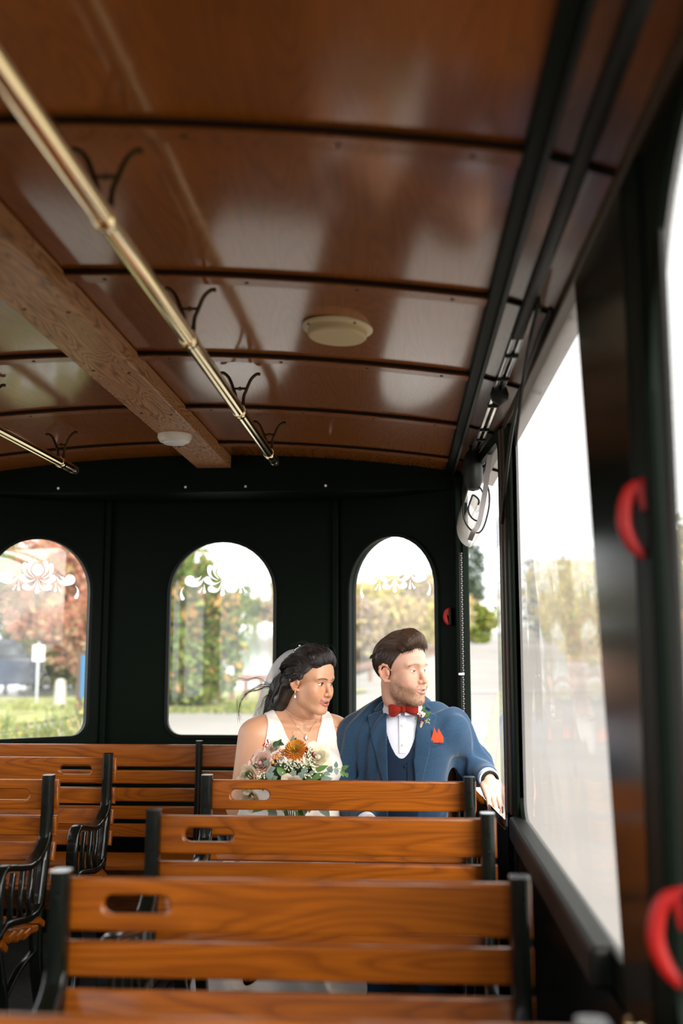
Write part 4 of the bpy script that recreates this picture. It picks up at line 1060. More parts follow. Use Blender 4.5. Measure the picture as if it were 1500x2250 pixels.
def eyes(M, sc, parent, iris, gaze, tq=3.6e-6):
    for s in (-1, 1):
        c = Vector((s*.0315, .0648, 0))*sc; r = .0132*sc
        n, m = 20, 28; V = []; C = []
        g = Vector(gaze).normalized(); q = Vector((0, 0, 1)).rotation_difference(g)
        for i in range(n+1):
            a = PI*i/n
            for j in range(m):
                b = 2*PI*j/m; d = q @ Vector((math.sin(a)*math.cos(b), math.sin(a)*math.sin(b), math.cos(a)))
                V.append(M @ (c+d*r))
                deg = math.degrees(a); C.append((.008, .006, .005) if deg < 13 else (iris if deg < 29 else ((.03, .02, .015) if deg < 33 else (.78, .74, .71))))
        F = [(i*m+j, (i+1)*m+j, (i+1)*m+(j+1) % m, i*m+(j+1) % m) for i in range(n) for j in range(m)]
        MB_ = MB(); MB_.v = [tuple(v) for v in V]; MB_.f = F; MB_.c = C; MB_.build('eye', M_EYE, parent, sm=0)
    cz = -.0665
    P = [(x*.001, .0845-.0000245*x*x, cz+.0016+tq*x*x) for x in range(-24, 25, 4)]
    P = [M @ (Vector(p)*sc) for p in P]
    up = M.to_3x3() @ Vector((0, 0, 1))
    MB().sweep([tuple(p) for p in P], [(.002*sc, -.0042*sc), (.002*sc, .004*sc), (-.002*sc, .004*sc), (-.002*sc, -.0042*sc)], up=tuple(up)).build('teeth', M_TEETH, parent)
def hand(v, M, curl=(.5, .6, .5), spread=.10, thumb=(.5, .3), side=1, sc=1.0, fcurl=None):
    """side=+1: thumb towards +x. y along the fingers, z towards the back of the hand"""
    v.frame(M); q = sc
    v.box((0, .045*q, 0), (.076*q, .080*q, .026*q), .012*q, .006)
    v.ell((side*.026*q, .030*q, -.006*q), (.017*q, .032*q, .016*q), .008)
    v.cap((0, -.03*q, 0), (0, .015*q, 0), .027*q, .025*q, .012)
    for i, (x, L, r) in enumerate(((.028, .070, .0088), (.0095, .079, .0090), (-.0095, .073, .0086), (-.0275, .058, .0077))):
        c = fcurl[i] if fcurl else curl
        a = -c[0]*.55; p = Vector((side*x*q, .082*q, .002*q)); sp = side*x*spread/.03
        pts = [p.copy()]; 
        for seg, cc in zip((.46, .30, .24), c):
            a -= 0 if seg == .46 else cc
            p = p+Vector((math.sin(sp)*math.cos(a), math.cos(sp)*math.cos(a), math.sin(a)))*(L*seg*q*1.05); pts.append(p.copy())
        v.chain([tuple(t) for t in pts], [r*q*1.04, r*q, r*q*.94, r*q*.82], .003)
    a0, a1 = thumb
    p = [Vector((side*.030*q, .012*q, -.004*q))]
    p.append(p[-1]+Vector((side*math.sin(a0), math.cos(a0), -.35)).normalized()*.040*q)
    p.append(p[-1]+Vector((side*math.sin(a0*.7), math.cos(a0*.7), -.35-a1*.5)).normalized()*.030*q)
    p.append(p[-1]+Vector((side*math.sin(a0*.35), math.cos(a0*.35), -.4-a1)).normalized()*.024*q)
    v.chain([tuple(t) for t in p], [.0125*q, .0105*q, .0098*q, .0080*q], .005)
def rot_fwd(theta, pitch=0, roll=0):
    """frame whose +y looks along (sin t, -cos t), tipped by pitch (down +) and roll"""
    f = Vector((math.sin(theta), -math.cos(theta), 0)); x = f.cross(Vector((0, 0, 1)))
    M3 = Matrix((x, f, Vector((0, 0, 1)))).transposed()
    return M3 @ Matrix.Rotation(-pitch, 3, 'X') @ Matrix.Rotation(roll, 3, 'Y')
def TM(loc, M3): return Matrix.Translation(loc) @ M3.to_4x4()
def look_frame(p, ydir, zdir):
    y = Vector(ydir).normalized(); x = y.cross(Vector(zdir)).normalized(); z = x.cross(y)
    return TM(p, Matrix((x, y, z)).transposed())
# ================================================================== the groom
rg = np.random.default_rng(11)
M_SUIT = plain('blue_wool_suit', (.0125, .042, .085), .75, bump=.35, bscale=700, spec=.2, var=.12, vscale=160, sheen=.25)
M_VEST = plain('navy_vest', (.007, .019, .043), .75, bump=.3, bscale=700, spec=.2)
M_SHIRT = plain('white_shirt', (.72, .74, .82), .6)
M_VELVET = plain('red_velvet', (.30, .014, .004), .75, sheen=.12, bump=.2, bscale=400, spec=.2)
M_PSQ = plain('coral_silk', (.66, .075, .025), .6, spec=.2)
M_TROUS = plain('blue_trousers', (.015, .046, .092), .8, bump=.3, bscale=700, spec=.2)
M_SHOE = plain('brown_leather', (.05, .02, .01), .3)
M_PEARL = plain('pearl_button', (.75, .72, .66), .3)
GX, GY = -.005, 3.865
GB = Matrix.Translation((GX, GY, 0))
GH = TM((-.006, 3.785, 1.232), rot_fwd(math.radians(51), .02, .02)); GSC = 1.045
groom = empty('person', (GX, GY-.05, 0)); tag(groom, 'seated man in blue suit with red bow tie looking to the right', 'person')
def np_obj(name, VF, mat, parent, C=None, loc0=None):
    V, F = VF; p = parent; off = Vector((0, 0, 0))
    while p is not None: off += p.location; p = p.parent
    return obj(name, np_mesh(name, V-np.array(off), F, mat, C, True), parent)
SL = ((-.186, .005, .985), (-.238, .0, .775), (-.140, -.205, .705))       # right arm (left in the picture)
SR = ((.190, .005, 1.005), (.272, .105, .862), (.310, -.030, .838))         # left arm on the sill
def groom_torso(v, g=0):
    v.frame(GB)
    v.ell((0, .0, .925), (.172+g, .118+g, .17+g), .03); v.cap((-.15, .012, .995), (.155, .012, 1.012), .060+g, .060+g, .04)
    v.ell((0, -.008, .74), (.158+g, .128+g, .19+g), .04); v.ell((0, 0, .585), (.17+g, .14+g, .11), .03)
    for s in (-1, 1): v.cap((s*.02, .022, 1.105), (s*.115, .015, 1.052), .042+g, .040+g, .03)
def groom_arm(v, A, r, g=0, k=.03):
    v.frame(GB); v.chain(A, [r[0]+g, r[1]+g, r[2]+g], k)
neck_a = GH @ (Vector((0, -.028, -.05))*GSC); neck_b = Vector((GX, GY+.012, 1.05))
HANDS = {}
HL = look_frame((GX+SL[2][0]+.012, GY+SL[2][1]-.03, .703), (.72, -.66, -.10), (.1, -.1, 1))
HR = look_frame((GX+SR[2][0]+.006, GY+SR[2][1]-.032, .826), (.20, -.80, -.60), (.05, -.60, .80))
def groom_body():
    v = Vol((-.34, 3.55, .50), (.36, 4.05, 1.16), .006)
    groom_torso(v); groom_arm(v, SL, (.05, .042, .027)); groom_arm(v, SR, (.05, .042, .027))
    v.frame(Matrix.Identity(4)); v.cap(tuple(neck_a), tuple(neck_b), .057, .062, .02)
    zc_ = 1.125; X, Y, Z = v.grid(); Db = np.maximum(v.D, Z-zc_)
    # legs
    b = v.mesh(Db)
    h = Vol((-.15, 3.63, 1.0), (.14, 3.95, 1.40), .0017)
    h.frame(Matrix.Identity(4)); h.cap(tuple(neck_a), tuple(neck_b), .057, .062, .02)
    h.cap(tuple(GH @ (Vector((0, .03, -.085))*GSC)), tuple(neck_a+Vector((0, -.01, -.05))), .034, .045, .03)
    head_prims(h, GH, GSC, True)
    X, Y, Z = h.grid(); hd_ = h.mesh(np.maximum(h.D, 1.06-Z))
    hs = []
    for M, sd_, cu, th in ((HL, -1, None, (.7, .3)), (HR, -1, None, (.55, .25))):
        c = M.translation; w = Vol((c.x-.17, c.y-.19, c.z-.17), (c.x+.17, c.y+.14, c.z+.13), .0022)
        if M is HL: fc = [(.5, .6, .5), (.55, .7, .5), (.6, .7, .5), (.6, .7, .6)]
        else: fc = [(.25, .30, .3), (.22, .28, .3), (.25, .30, .3), (.35, .35, .3)]
        hand(w, M, side=sd_, fcurl=fc, thumb=th, sc=1.02); hs.append(w.mesh())
    V, F = join_np([b, hd_]+hs)
    base = (.70, .40, .28)
    C = np.tile(np.array(base), (len(V), 1)); nb = len(b[0]); nh = len(hd_[0])
    HC = head_colors(hd_[0], GH, GSC, True, base, (.52, .20, .16), (.30, .17, .09))
    L = inv_pts(GH, hd_[0])/GSC; x, y, z = L.T; ax = np.abs(x)
    zb = -.052+.62*np.clip(.055-y, -.01, .055)
    beard = sstep(.012, -.012, z-zb)*sstep(-.012, .010, y)*sstep(-.145, -.115, z)
    must = np.exp(-((z+.0545)/.006)**2)*sstep(.030, .022, ax)*sstep(.06, .07, y)
    bz = np.clip(beard+.55*must, 0, 1)*(1-sstep(.030, .024, ax)*sstep(-.0825, -.078, z)*sstep(-.054, -.058, z)*sstep(.06, .07, y))
    nzv = .75+.25*np.sin(x*900)*np.sin(z*1100+y*700)
    jawdark = sstep(.06, .02, y)
    bc = np.array((.33, .185, .10))[None, :]*(1-jawdark[:, None])+np.array((.17, .085, .042))[None, :]*jawdark[:, None]
    w = (bz*.68*nzv)[:, None]; HC = HC*(1-w)+bc*w
    # shaved fade at the temples
    C[nb:nb+nh] = HC
    return (V, F, C), hd_, bz
(gV, gF, gC), ghd, gbz = groom_body()
np_obj('body', (gV, gF), M_SKIN, groom, gC)
wE = empty('eyes_group', (0, 0, 0)); bpy.data.objects.remove(wE)
def T_child(o, parent):
    off = Vector((0, 0, 0)); p = parent
    while p is not None: off += p.location; p = p.parent
    o.location = o.location-off
_pre = set(bpy.data.objects); eyes(GH, GSC, groom, (.14, .16, .15), (-.25, 1, -.12))
for o in set(bpy.data.objects)-_pre: T_child(o, groom)
def world_child(b, name, mat, parent, **kw):
    o = b.build(name, mat, parent, **kw); T_child(o, parent); return o
# ---- jacket, vest, shirt
cv = Vol((-.36, 3.50, .55), (.40, 4.06, 1.16), .0038)
groom_torso(cv, .012); torsoD = cv.D.copy()
groom_arm(cv, SL, (.061, .056, .045), .0, .06); groom_arm(cv, SR, (.062, .058, .044), .0, .06)
X, Y, Z = cv.grid()
def folds(D, A, amp, fr, ph):
    """creases wrapped round a sleeve near the elbow"""
    p = [np.array(q)+np.array((GX, GY, 0)) for q in A]
    for a, b, w in ((p[0], p[1], .28), (p[1], p[2], 1.0)):
        d = b-a; L = np.linalg.norm(d); t = ((X-a[0])*d[0]+(Y-a[1])*d[1]+(Z-a[2])*d[2])/(L*L)
        m = np.exp(-((t-(1 if w < 1 else .25))/.42)**2)*(np.abs(D) < .03)
        D = D+amp*w*m*np.sin(t*fr+ph+6*(X+Z)+2.5*np.sin(9*Y+20*X))
    return D
jD = folds(cv.D, SL, .0032, 17, .4); jD = folds(jD, SR, .0062, 19, 1.6)
jD = jD+.0020*np.sin(26*X+14*Z+3*np.sin(20*Z))*sstep(1.0, .85, Z)*(np.abs(X) < .2)
xl = np.interp(Z, [.55, .80, .95, 1.05, 1.11, 1.2], [-.058, -.062, -.063, -.068, -.060, -.055])
xr = np.interp(Z, [.55, .80, .90, 1.0, 1.08, 1.2], [.050, .040, .032, .040, .056, .058])
opening = np.maximum(np.maximum(xl-X, X-xr), Y-(GY-.02))
neckhole = np.sqrt((X-GX)**2+(Y-(GY-.012))**2)-(.066+.25*np.maximum(0, Z-1.10))
neckcut = np.maximum(neckhole, 1.06-Z)
ringcut = lambda D, A, t1: D
def endcut(D, A):
    a, b = np.array(A[1])+np.array((GX, GY, 0)), np.array(A[2])+np.array((GX, GY, 0)); d = (b-a)/np.linalg.norm(b-a)
    near = np.sqrt((X-b[0])**2+(Y-b[1])**2+(Z-b[2])**2) < .12
    pl = (X-b[0])*d[0]+(Y-b[1])*d[1]+(Z-b[2])*d[2]-.012
    return np.where(near, np.maximum(D, pl), D)
jF = endcut(endcut(jD, SL), SR)
jck = np.maximum(np.maximum(np.maximum(jF, -opening), -neckcut), .58-Z)
np_obj('jacket', cv.mesh(jck), M_SUIT, groom)
def convex(pts):
    """2-D convex polygon distance in (x,z), counter-clockwise"""
    D = None
    for (x0, z0), (x1, z1) in zip(pts, pts[1:]+pts[:1]):
        nx_, nz_ = z1-z0, -(x1-x0); l = math.hypot(nx_, nz_); d = ((X-x0)*nx_+(Z-z0)*nz_)/l
        D = d if D is None else np.maximum(D, d)
    return D
def ccw(p):
    a = sum(x0*z1-x1*z0 for (x0, z0), (x1, z1) in zip(p, p[1:]+p[:1])); return p if a > 0 else p[::-1]
front = Y-(GY-.02)
for nm, polys in (('lapel', [[(-.066, 1.088), (-.137, 1.060), (-.122, .985), (-.070, .79), (-.060, .79)]]),
                  ('lapel', [[(.052, 1.088), (.122, 1.066), (.104, .98), (.058, .80), (.040, .80), (.034, .90)]]),
                  ('collar', [[(-.060, 1.130), (-.094, 1.104), (-.120, 1.074), (-.104, 1.079), (-.064, 1.096)]]),
                  ('collar', [[(.050, 1.130), (.086, 1.106), (.108, 1.080), (.094, 1.085), (.052, 1.096)]])):
    D = np.maximum(np.maximum(jF-(.0065 if nm == 'lapel' else .008), convex(ccw(polys[0]))), front)
    D = np.maximum(D, -(jF+.006)); D = np.maximum(D, -neckcut)
    VF = cv.mesh(D)
    np_obj(nm, VF, M_SUIT, groom)
# jacket collar roll round the back of the neck
P = []
for i in range(25):
    a = math.radians(-62+304*i/24); P.append((GX+.080*math.sin(a+PI)*1.0, GY-.012+.072*math.cos(a+PI)*-1*-1, 1.098+.012*math.cos(a)))
P = [(GX+.078*math.sin(t), GY-.006+.076*math.cos(t), 1.092+.018*math.cos(t)) for t in [math.radians(-118+236*i/24) for i in range(25)]]
world_child(MB().sweep(P, rrect(.010, .045, .004), up=(0, 0, 1)), 'collar', M_SUIT, groom, sm=50)
zU = .912+((X+.010)/.052)**2*.085
vest = np.maximum(np.maximum(torsoD-.000+.003, Z-zU), np.maximum(.60-Z, front)); vest = np.maximum(vest, -(torsoD+.012)); vest = np.maximum(vest, np.maximum(xl-.012-X, X-xr-.012))
np_obj('vest', cv.mesh(vest), M_VEST, groom)
shirt = np.maximum(np.maximum(torsoD+.007, Z-1.105), np.maximum(.86-Z, front)); shirt = np.maximum(shirt, -(torsoD+.016))
sV = cv.mesh(shirt); np_obj('shirt_front', sV, M_SHIRT, groom)
def front_y(VF, x, z, r=.006):
    V = VF[0]; m = ((V[:, 0]-x)**2+(V[:, 2]-z)**2) < r*r
    return float(V[m, 1].min()) if m.any() else None
jV = cv.mesh(jck)
pk = [(x, front_y(sV, x, z, .01)-.0012, z) for x, z in [(-.006, 1.075-.018*i) for i in range(9)] if front_y(sV, x, z, .01)]
world_child(MB().sweep(pk, rrect(.0022, .026, .001), up=(1, 0, 0)), 'placket', M_SHIRT, groom)
for z in (1.030, .962):
    y = front_y(sV, -.006, z, .01)
    world_child(MB().lathe([(.001, .003), (.0035, .003), (.0055, .002), (.0055, 0)], 14, Matrix.Translation((-.006, y-.002, z)) @ Matrix.Rotation(PI/2, 4, 'X')), 'shirt_button', M_PEARL, groom)
# vest buttons and centre edge
vV = cv.mesh(vest)
pv = [(.012, front_y(vV, .012, z, .01)-.001, z) for z in (.90, .87, .84, .81, .78) if front_y(vV, .012, z, .01)]
world_child(MB().sweep(pv, rrect(.003, .004, .001), up=(1, 0, 0)), 'vest_edge', M_VEST, groom)
for z in (.885, .80):
    world_child(MB().lathe([(.001, .004), (.005, .003), (.006, 0)], 12, Matrix.Translation((.004, front_y(vV, .004, z, .01)-.001, z)) @ Matrix.Rotation(PI/2, 4, 'X')), 'vest_button', M_VEST, groom)
# shirt collar: stand and two points
def ring(r0, z0, r1, z1, a0, a1, th, n=28, cx=GX, cy=GY-.022, tilt=.0):
    b = MB(); vs = []
    for i in range(n+1):
        a = a0+(a1-a0)*i/n
        for r, z in ((r0, z0), (r0+th, z0), (r1+th, z1), (r1, z1)):
            vs.append((cx+r*math.sin(a), cy-r*math.cos(a)*1.05, z-tilt*math.cos(a)))
    fs = [(i*4+q, i*4+(q+1) % 4, i*4+4+(q+1) % 4, i*4+4+q) for i in range(n) for q in range(4)]+[(3, 2, 1, 0), (n*4, n*4+1, n*4+2, n*4+3)]
    return b.add(vs, fs)
world_child(ring(.066, 1.085, .0625, 1.134, .12, 2*PI-.12, .003, tilt=.014), 'shirt_collar', M_SHIRT, groom, sm=60)
world_child(ring(.080, 1.080, .0665, 1.132, .10, 1.25, .003, 12, tilt=.014), 'shirt_collar', M_SHIRT, groom, sm=60)
world_child(ring(.080, 1.080, .0665, 1.132, -1.25, -.10, .003, 12, tilt=.014), 'shirt_collar', M_SHIRT, groom, sm=60)
# bow tie
bt = empty('bow_tie', (-.002, 3.752, 1.091)); bt.parent = groom; T_child(bt, groom)
for s in (-1, 1):
    P = []; sc_ = []
    for i in range(15):
        t = i/14; P.append((s*(.004+.050*t), .004*t*t*2-.006*math.sin(PI*t), -.006*t if s < 0 else .003*t))
        hgt = .0075+.0135*sstep(0, .75, t)-.002*sstep(.85, 1, t); dep = .0085*(.6+.6*math.sin(PI*min(1, t*1.15)))*(1 if t < .93 else .55)
        sc_.append((dep, hgt))
    prof = []
    for j in range(20):
        a = 2*PI*j/20; prof.append((math.cos(a)*(1+.12*math.sin(4*a)), math.sin(a)))
    MB().sweep(P, prof, up=(0, 0, 1), scale=sc_).build('bow_wing', M_VELVET, bt, sm=60)
    MB().sweep([(p[0]*.93, p[1]+.008, p[2]-.006) for p in P], prof, up=(0, 0, 1), scale=[(a*.6, b*.95) for a, b in sc_]).build('bow_tail', M_VELVET, bt, sm=60)
MB().lathe([(.004, -.011), (.0075, -.009), (.0085, 0), (.0075, .009), (.004, .011)], 14, Matrix.Translation((0, -.007, 0))).build('knot', M_VELVET, bt)
bandP = [(GX+.071*math.sin(a), GY-.022-.0735*math.cos(a), 1.094-.012*math.cos(a)) for a in [2*PI*i/40 for i in range(41)]]
world_child(MB().sweep(bandP, rrect(.003, .012, .001), up=(0, 0, 1)), 'tie_band', M_VELVET, groom)
# pocket square and welt
y0 = front_y(jV, .115, .985, .012)
pw = empty('pocket_square', (.117, y0-.004, .990)); pw.parent = groom; T_child(pw, groom)
for pts in ([(-.022, -.022), (-.006, .034), (.006, .004), (.006, -.022)], [(-.010, -.022), (.010, .030), (.027, -.002), (.027, -.022)]):
    me = flat_solid('fold', pts, [], .004, .0012, M_PSQ, XZ); o = obj('fold', me, pw); o.location[1] = -.004 if pts[0][0] < -.015 else 0; o.rotation_euler[0] = -.06
welt = [(.085+.065*t, 0, .962+.012*t) for t in np.linspace(0, 1, 8)]
welt = [(x, (front_y(jV, x, z, .010) or y0)-.001, z) for x, _, z in welt]
world_child(MB().sweep(welt, rrect(.004, .022, .002), up=(0, 0, 1)), 'pocket_welt', M_SUIT, groom)
# shoulder seams, cuffs, watch
for A, s in ((SL, -1), (SR, 1)):
    a, b = Vector(A[1])+Vector((GX, GY, 0)), Vector(A[2])+Vector((GX, GY, 0)); d = (b-a).normalized()
    P = []
    x_ = d.cross(Vector((0, 0, 1))).normalized(); u_ = x_.cross(d)
    circ = lambda c, r: [tuple(c+x_*r*math.cos(2*PI*i/24)+u_*r*math.sin(2*PI*i/24)) for i in range(24)]
    world_child(MB().sweep(circ(b+d*.018, .0365), [(.003, -.014), (.003, .014), (-.003, .014), (-.003, -.014)], up=tuple(d), closed=True), 'shirt_cuff', M_SHIRT, groom)
    if s > 0:
        world_child(MB().sweep(circ(b+d*.036, .0295), [(.004, -.009), (.004, .009), (-.003, .009), (-.003, -.009)], up=tuple(d), closed=True), 'watch_strap', M_RUBBER, groom)
# trousers and shoes
tv = Vol((-.28, 3.28, -.01), (.28, 4.03, .72), .007)
tv.frame(GB); tv.ell((0, 0, .585), (.185, .15, .105), .03)
for s in (-1, 1):
    tv.cap((s*.085, -.04, .575), (s*.10, -.42, .575), .085, .070, .03); tv.cap((s*.10, -.42, .56), (s*.10, -.40, .14), .068, .055, .03)
np_obj('trousers', tv.mesh(np.maximum(tv.D, tv.grid()[2]-.70)), M_TROUS, groom)
sv = Vol((-.2, 3.20, -.01), (.2, 3.56, .15), .006); sv.frame(GB)
for s in (-1, 1):
    sv.cap((s*.10, -.40, .05), (s*.105, -.56, .035), .045, .036, .02); sv.cap((s*.10, -.40, .12), (s*.10, -.40, .05), .04, .045, .02)
np_obj('shoes', sv.mesh(np.maximum(sv.D, .004-sv.grid()[2])), M_SHOE, groom)
# ---- hair
hv = Vol((-.15, 3.63, 1.12), (.14, 3.95, 1.42), .0025); hv.frame(GH); s_ = GSC
hv.ell((0, -.016*s_, .038*s_), (.0820*s_, .1025*s_, .0890*s_), .005)
hl_z = [-.12, -.07, -.048, -.036, -.01, .01, .03, .055, .075, .09, .13]; hl_y = [-.075, -.066, -.044, .004, .014, .022, .032, .052, .074, .088, .10]
X3, Y3, Z3 = hv.grid(); I3 = np.array(GH.inverted())
lx = (I3[0, 0]*X3+I3[0, 1]*Y3+I3[0, 2]*Z3+I3[0, 3])/s_; ly = (I3[1, 0]*X3+I3[1, 1]*Y3+I3[1, 2]*Z3+I3[1, 3])/s_; lz = (I3[2, 0]*X3+I3[2, 1]*Y3+I3[2, 2]*Z3+I3[2, 3])/s_
sidez = lz-.012*sstep(.03, .06, np.abs(lx))
hair = np.maximum(hv.D, (ly-np.interp(lz+.0, hl_z, hl_y)+.012*sstep(.035, .06, np.abs(lx)))*s_*.75)
hair = np.maximum(hair, (-.088-lz)*s_)
top = Vol(hv.lo, hv.lo+hv.h*(hv.n-1), hv.h); top.frame(GH)
for x in (-.038, -.019, 0, .019, .038):
    q = 1-(x/.105)**2
    top.chain([(x*s_, (.076-6*x*x)*s_, .094*s_*q+.006), (x*s_*.95, (.066-6*x*x)*s_, .110*s_*q+.006), (x*.95*s_, .035*s_, .124*s_*q+.005), (x*s_, -.02*s_, .112*s_*q+.008), (x*s_, -.07*s_, .085*s_*q)], [.012*s_, .018*s_, .019*s_, .018*s_, .015*s_], .012)
hD = smin(hair, top.D[:hair.shape[0], :hair.shape[1], :hair.shape[2]], .012)
HV, HF = hv.mesh(hD)
Lh = inv_pts(GH, HV)/s_
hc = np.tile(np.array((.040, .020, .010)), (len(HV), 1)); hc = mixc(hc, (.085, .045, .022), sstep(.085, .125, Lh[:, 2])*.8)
ho = np_obj('hair', (HV, HF), M_HAIR, groom, hc)
gd = []
for x in np.linspace(-.074, .070, 17):
    q = 1-(x/.098)**2*.9
    gd.append([tuple(GH @ (Vector(p)*s_)) for p in ((x*.85, .080-7*x*x, .088*q+.004), (x*.9, .086-7*x*x, .112*q+.006), (x*.95, .056-4*x*x, .1375*q+.003), (x, .0, .136*q+.002), (x*1.03, -.055, .113*q+.003), (x*.98, -.093, .072*q))])
C1 = push_out(lockset(gd, 1500, .0022, rg, 16), hv, hD, .0006, 5, .006)+rg.normal(size=(1500, 1, 3))*.0006
sidx = np.where(Lh[:, 2] < .098)[0]; pick = rg.choice(sidx, 3600); b0 = HV[pick]; cen = np.array(GH @ (Vector((0, -.016, .038))*s_))
nn = (b0-cen)/np.array([1, 1, 1.2]); nn /= np.linalg.norm(nn, axis=1)[:, None]
back = np.array(GH.to_3x3() @ Vector((0, -.55, -.8))); tg = back-nn*(nn@back)[:, None]; tg /= np.linalg.norm(tg, axis=1)[:, None]
ll = rg.uniform(.008, .016, len(pick))[:, None]
C2 = np.stack([b0, b0+tg*ll*.5+nn*.0016, b0+tg*ll+nn*.0012+rg.normal(size=b0.shape)*.0008], 1)
V, F, CC = tubes_np(C2, .0008, .0003, 3, np.array((.038, .019, .010))*rg.uniform(.4, 1.6, (len(pick), 1))); np_obj('short_sides', (V, F), M_HAIR, ho, CC)['kind'] = 'stuff'
Cc = C1; cols = np.array((.085, .043, .020))*rg.uniform(.4, 1.6, (len(Cc), 1))
V, F, CC = tubes_np(Cc, .0011, .0004, 3, cols); np_obj('hair_strands', (V, F), M_HAIR, ho, CC)['kind'] = 'stuff'
# beard stubble
hV_ = ghd[0]; cand = np.where(gbz > .25)[0]; pick = rg.choice(cand, 2600, p=gbz[cand]/gbz[cand].sum()); base_ = hV_[pick]
ctr = np.array(GH @ (Vector((0, .02, -.06))*s_)); nrm = base_-ctr; nrm /= np.linalg.norm(nrm, axis=1)[:, None]
dwn = np.array((0, 0, -1.0)); ln = rg.uniform(.002, .0055, len(pick))[:, None]
tip = base_+(nrm*.4+dwn*.7+rg.normal(size=nrm.shape)*.18)*ln
Cb = np.stack([base_, (base_+tip)/2+nrm*ln*.08, tip], 1); lz_ = inv_pts(GH, base_)[:, 1]
cb = np.array((.30, .165, .08))*rg.uniform(.5, 1.3, (len(pick), 1))*(.55+.45*sstep(.01, .06, lz_))[:, None]
V, F, CC = tubes_np(Cb, .00042, .0002, 3, cb); np_obj('beard', (V, F), M_HAIR, groom, CC)['kind'] = 'stuff'
# brows
bp = []
for s in (-1, 1):
    for _ in range(140):
        u = rg.uniform(0, 1); ax_ = .012+.040*u; zz = .0225-.0035*((ax_-.030)/.018)**2+rg.normal()*.0014
        y_ = .0855-.22*(ax_-.012)-.6*max(0, ax_-.035)**1.2*.6
        p = Vector((s*ax_, y_, zz)); d = Vector((s*.8, -.25, .35-.6*u)); l = rg.uniform(.004, .007)
        bp.append([tuple(GH @ (p*s_)), tuple(GH @ ((p+d*l*.5+Vector((0, .001, 0)))*s_)), tuple(GH @ ((p+d*l)*s_))])
V, F, CC = tubes_np(np.array(bp), .0004, .0002, 3, np.tile((.20, .105, .05), (len(bp), 1))); np_obj('eyebrows', (V, F), M_HAIR, groom, CC)['kind'] = 'stuff'
# ---- boutonniere
yb = front_y(jV, .062, 1.04, .014) or 3.75
bo = empty('boutonniere', (.066, yb-.010, 1.045)); bo.parent = groom; T_child(bo, groom)
M_PETALW = plain('cream_petal', (.78, .72, .60), .6); M_LEAFG = plain('fresh_leaf', (.075, .16, .035), .45, spec=.4); M_BERRYR = plain('dark_red_berry', (.16, .008, .012), .35); M_TWINE = plain('stem_wrap', (.62, .44, .30), .8)
def leaf_mesh(L, w, bend=.2, n=6, fold=.25):
    b = MB(); vs = []
    for i in range(n+1):
        t = i/n; ww = w*math.sin(PI*min(1, t**.75*1.0))**.9*(1 if t < .99 else .02)+.0004
        z = -bend*L*t*t
        vs += [(-ww, L*t, z+fold*ww), (0, L*t, z), (ww, L*t, z+fold*ww)]
    fs = []
    for i in range(n):
        for q in (0, 1): fs.append((i*3+q, i*3+q+1, i*3+q+4, i*3+q+3))
    m = len(vs); vs2 = [(x, y, z-.0006) for x, y, z in vs]
    fs2 = [tuple(m+i for i in f[::-1]) for f in fs]
    return b.add(vs+vs2, fs+fs2)
def leaf(parent, loc, d, up, L, w, mat, bend=.2, name='leaf'):
    M = look_frame(loc, d, up); me = leaf_mesh(L, w, bend).mesh('leaf', mat, 0); o = obj(name, me, parent); o.matrix_local = M; return o
MB().tube([(-.012, .002, -.045), (-.004, 0, -.015), (.002, 0, .0)], [.0028, .0045, .0055], 8).build('stem_wrap', M_TWINE, bo)
for i, (x, z, r) in enumerate(((-.002, .030, .010), (.006, .026, .009), (-.008, .023, .008), (.001, .021, .009))):
    MB().lathe([(.001, -r), (r*.8, -r*.5), (r, .1*r), (r*.7, r*.7), (.001, r*.85)], 10, Matrix.Translation((x, -.004, z)) @ Matrix.Diagonal((1, .8, .9, 1))).build('petal', M_PETALW, bo)
for k in range(9):
    a = rg.uniform(0, 6.28); r = rg.uniform(.006, .018); MB().lathe([(.0005, -.0035), (.003, -.002), (.0036, .001), (.0005, .0036)], 8, Matrix.Translation((r*math.cos(a)*1.2-.003, -.009, .012+r*math.sin(a)*.7))).build('berry', M_BERRYR, bo)
for (x, z, dx, dz, L) in ((.010, .016, .8, .75, .030), (.006, .006, .6, -.1, .020), (-.010, .008, -.8, .1, .018), (.012, .004, .9, -.35, .020), (.004, .03, .2, 1, .028)):
    leaf(bo, (x, -.006, z), (dx, -.25, dz), (0, -1, .2), L, L*.26, M_LEAFG)
for k in range(14):
    MB().lathe([(.0004, -.0016), (.0016, 0), (.0004, .0016)], 6, Matrix.Translation((.020+rg.normal()*.006, -.010, .000+rg.normal()*.006))).build('filler_bud', M_PETALW, bo)
for dx in (-.004, .008):
    MB().tube([(0, -.004, .02), (dx*.5, -.006, .045), (dx*2, -.004, .062)], [.0006, .0005, .0003], 4).build('sprig', M_LEAFG, bo)
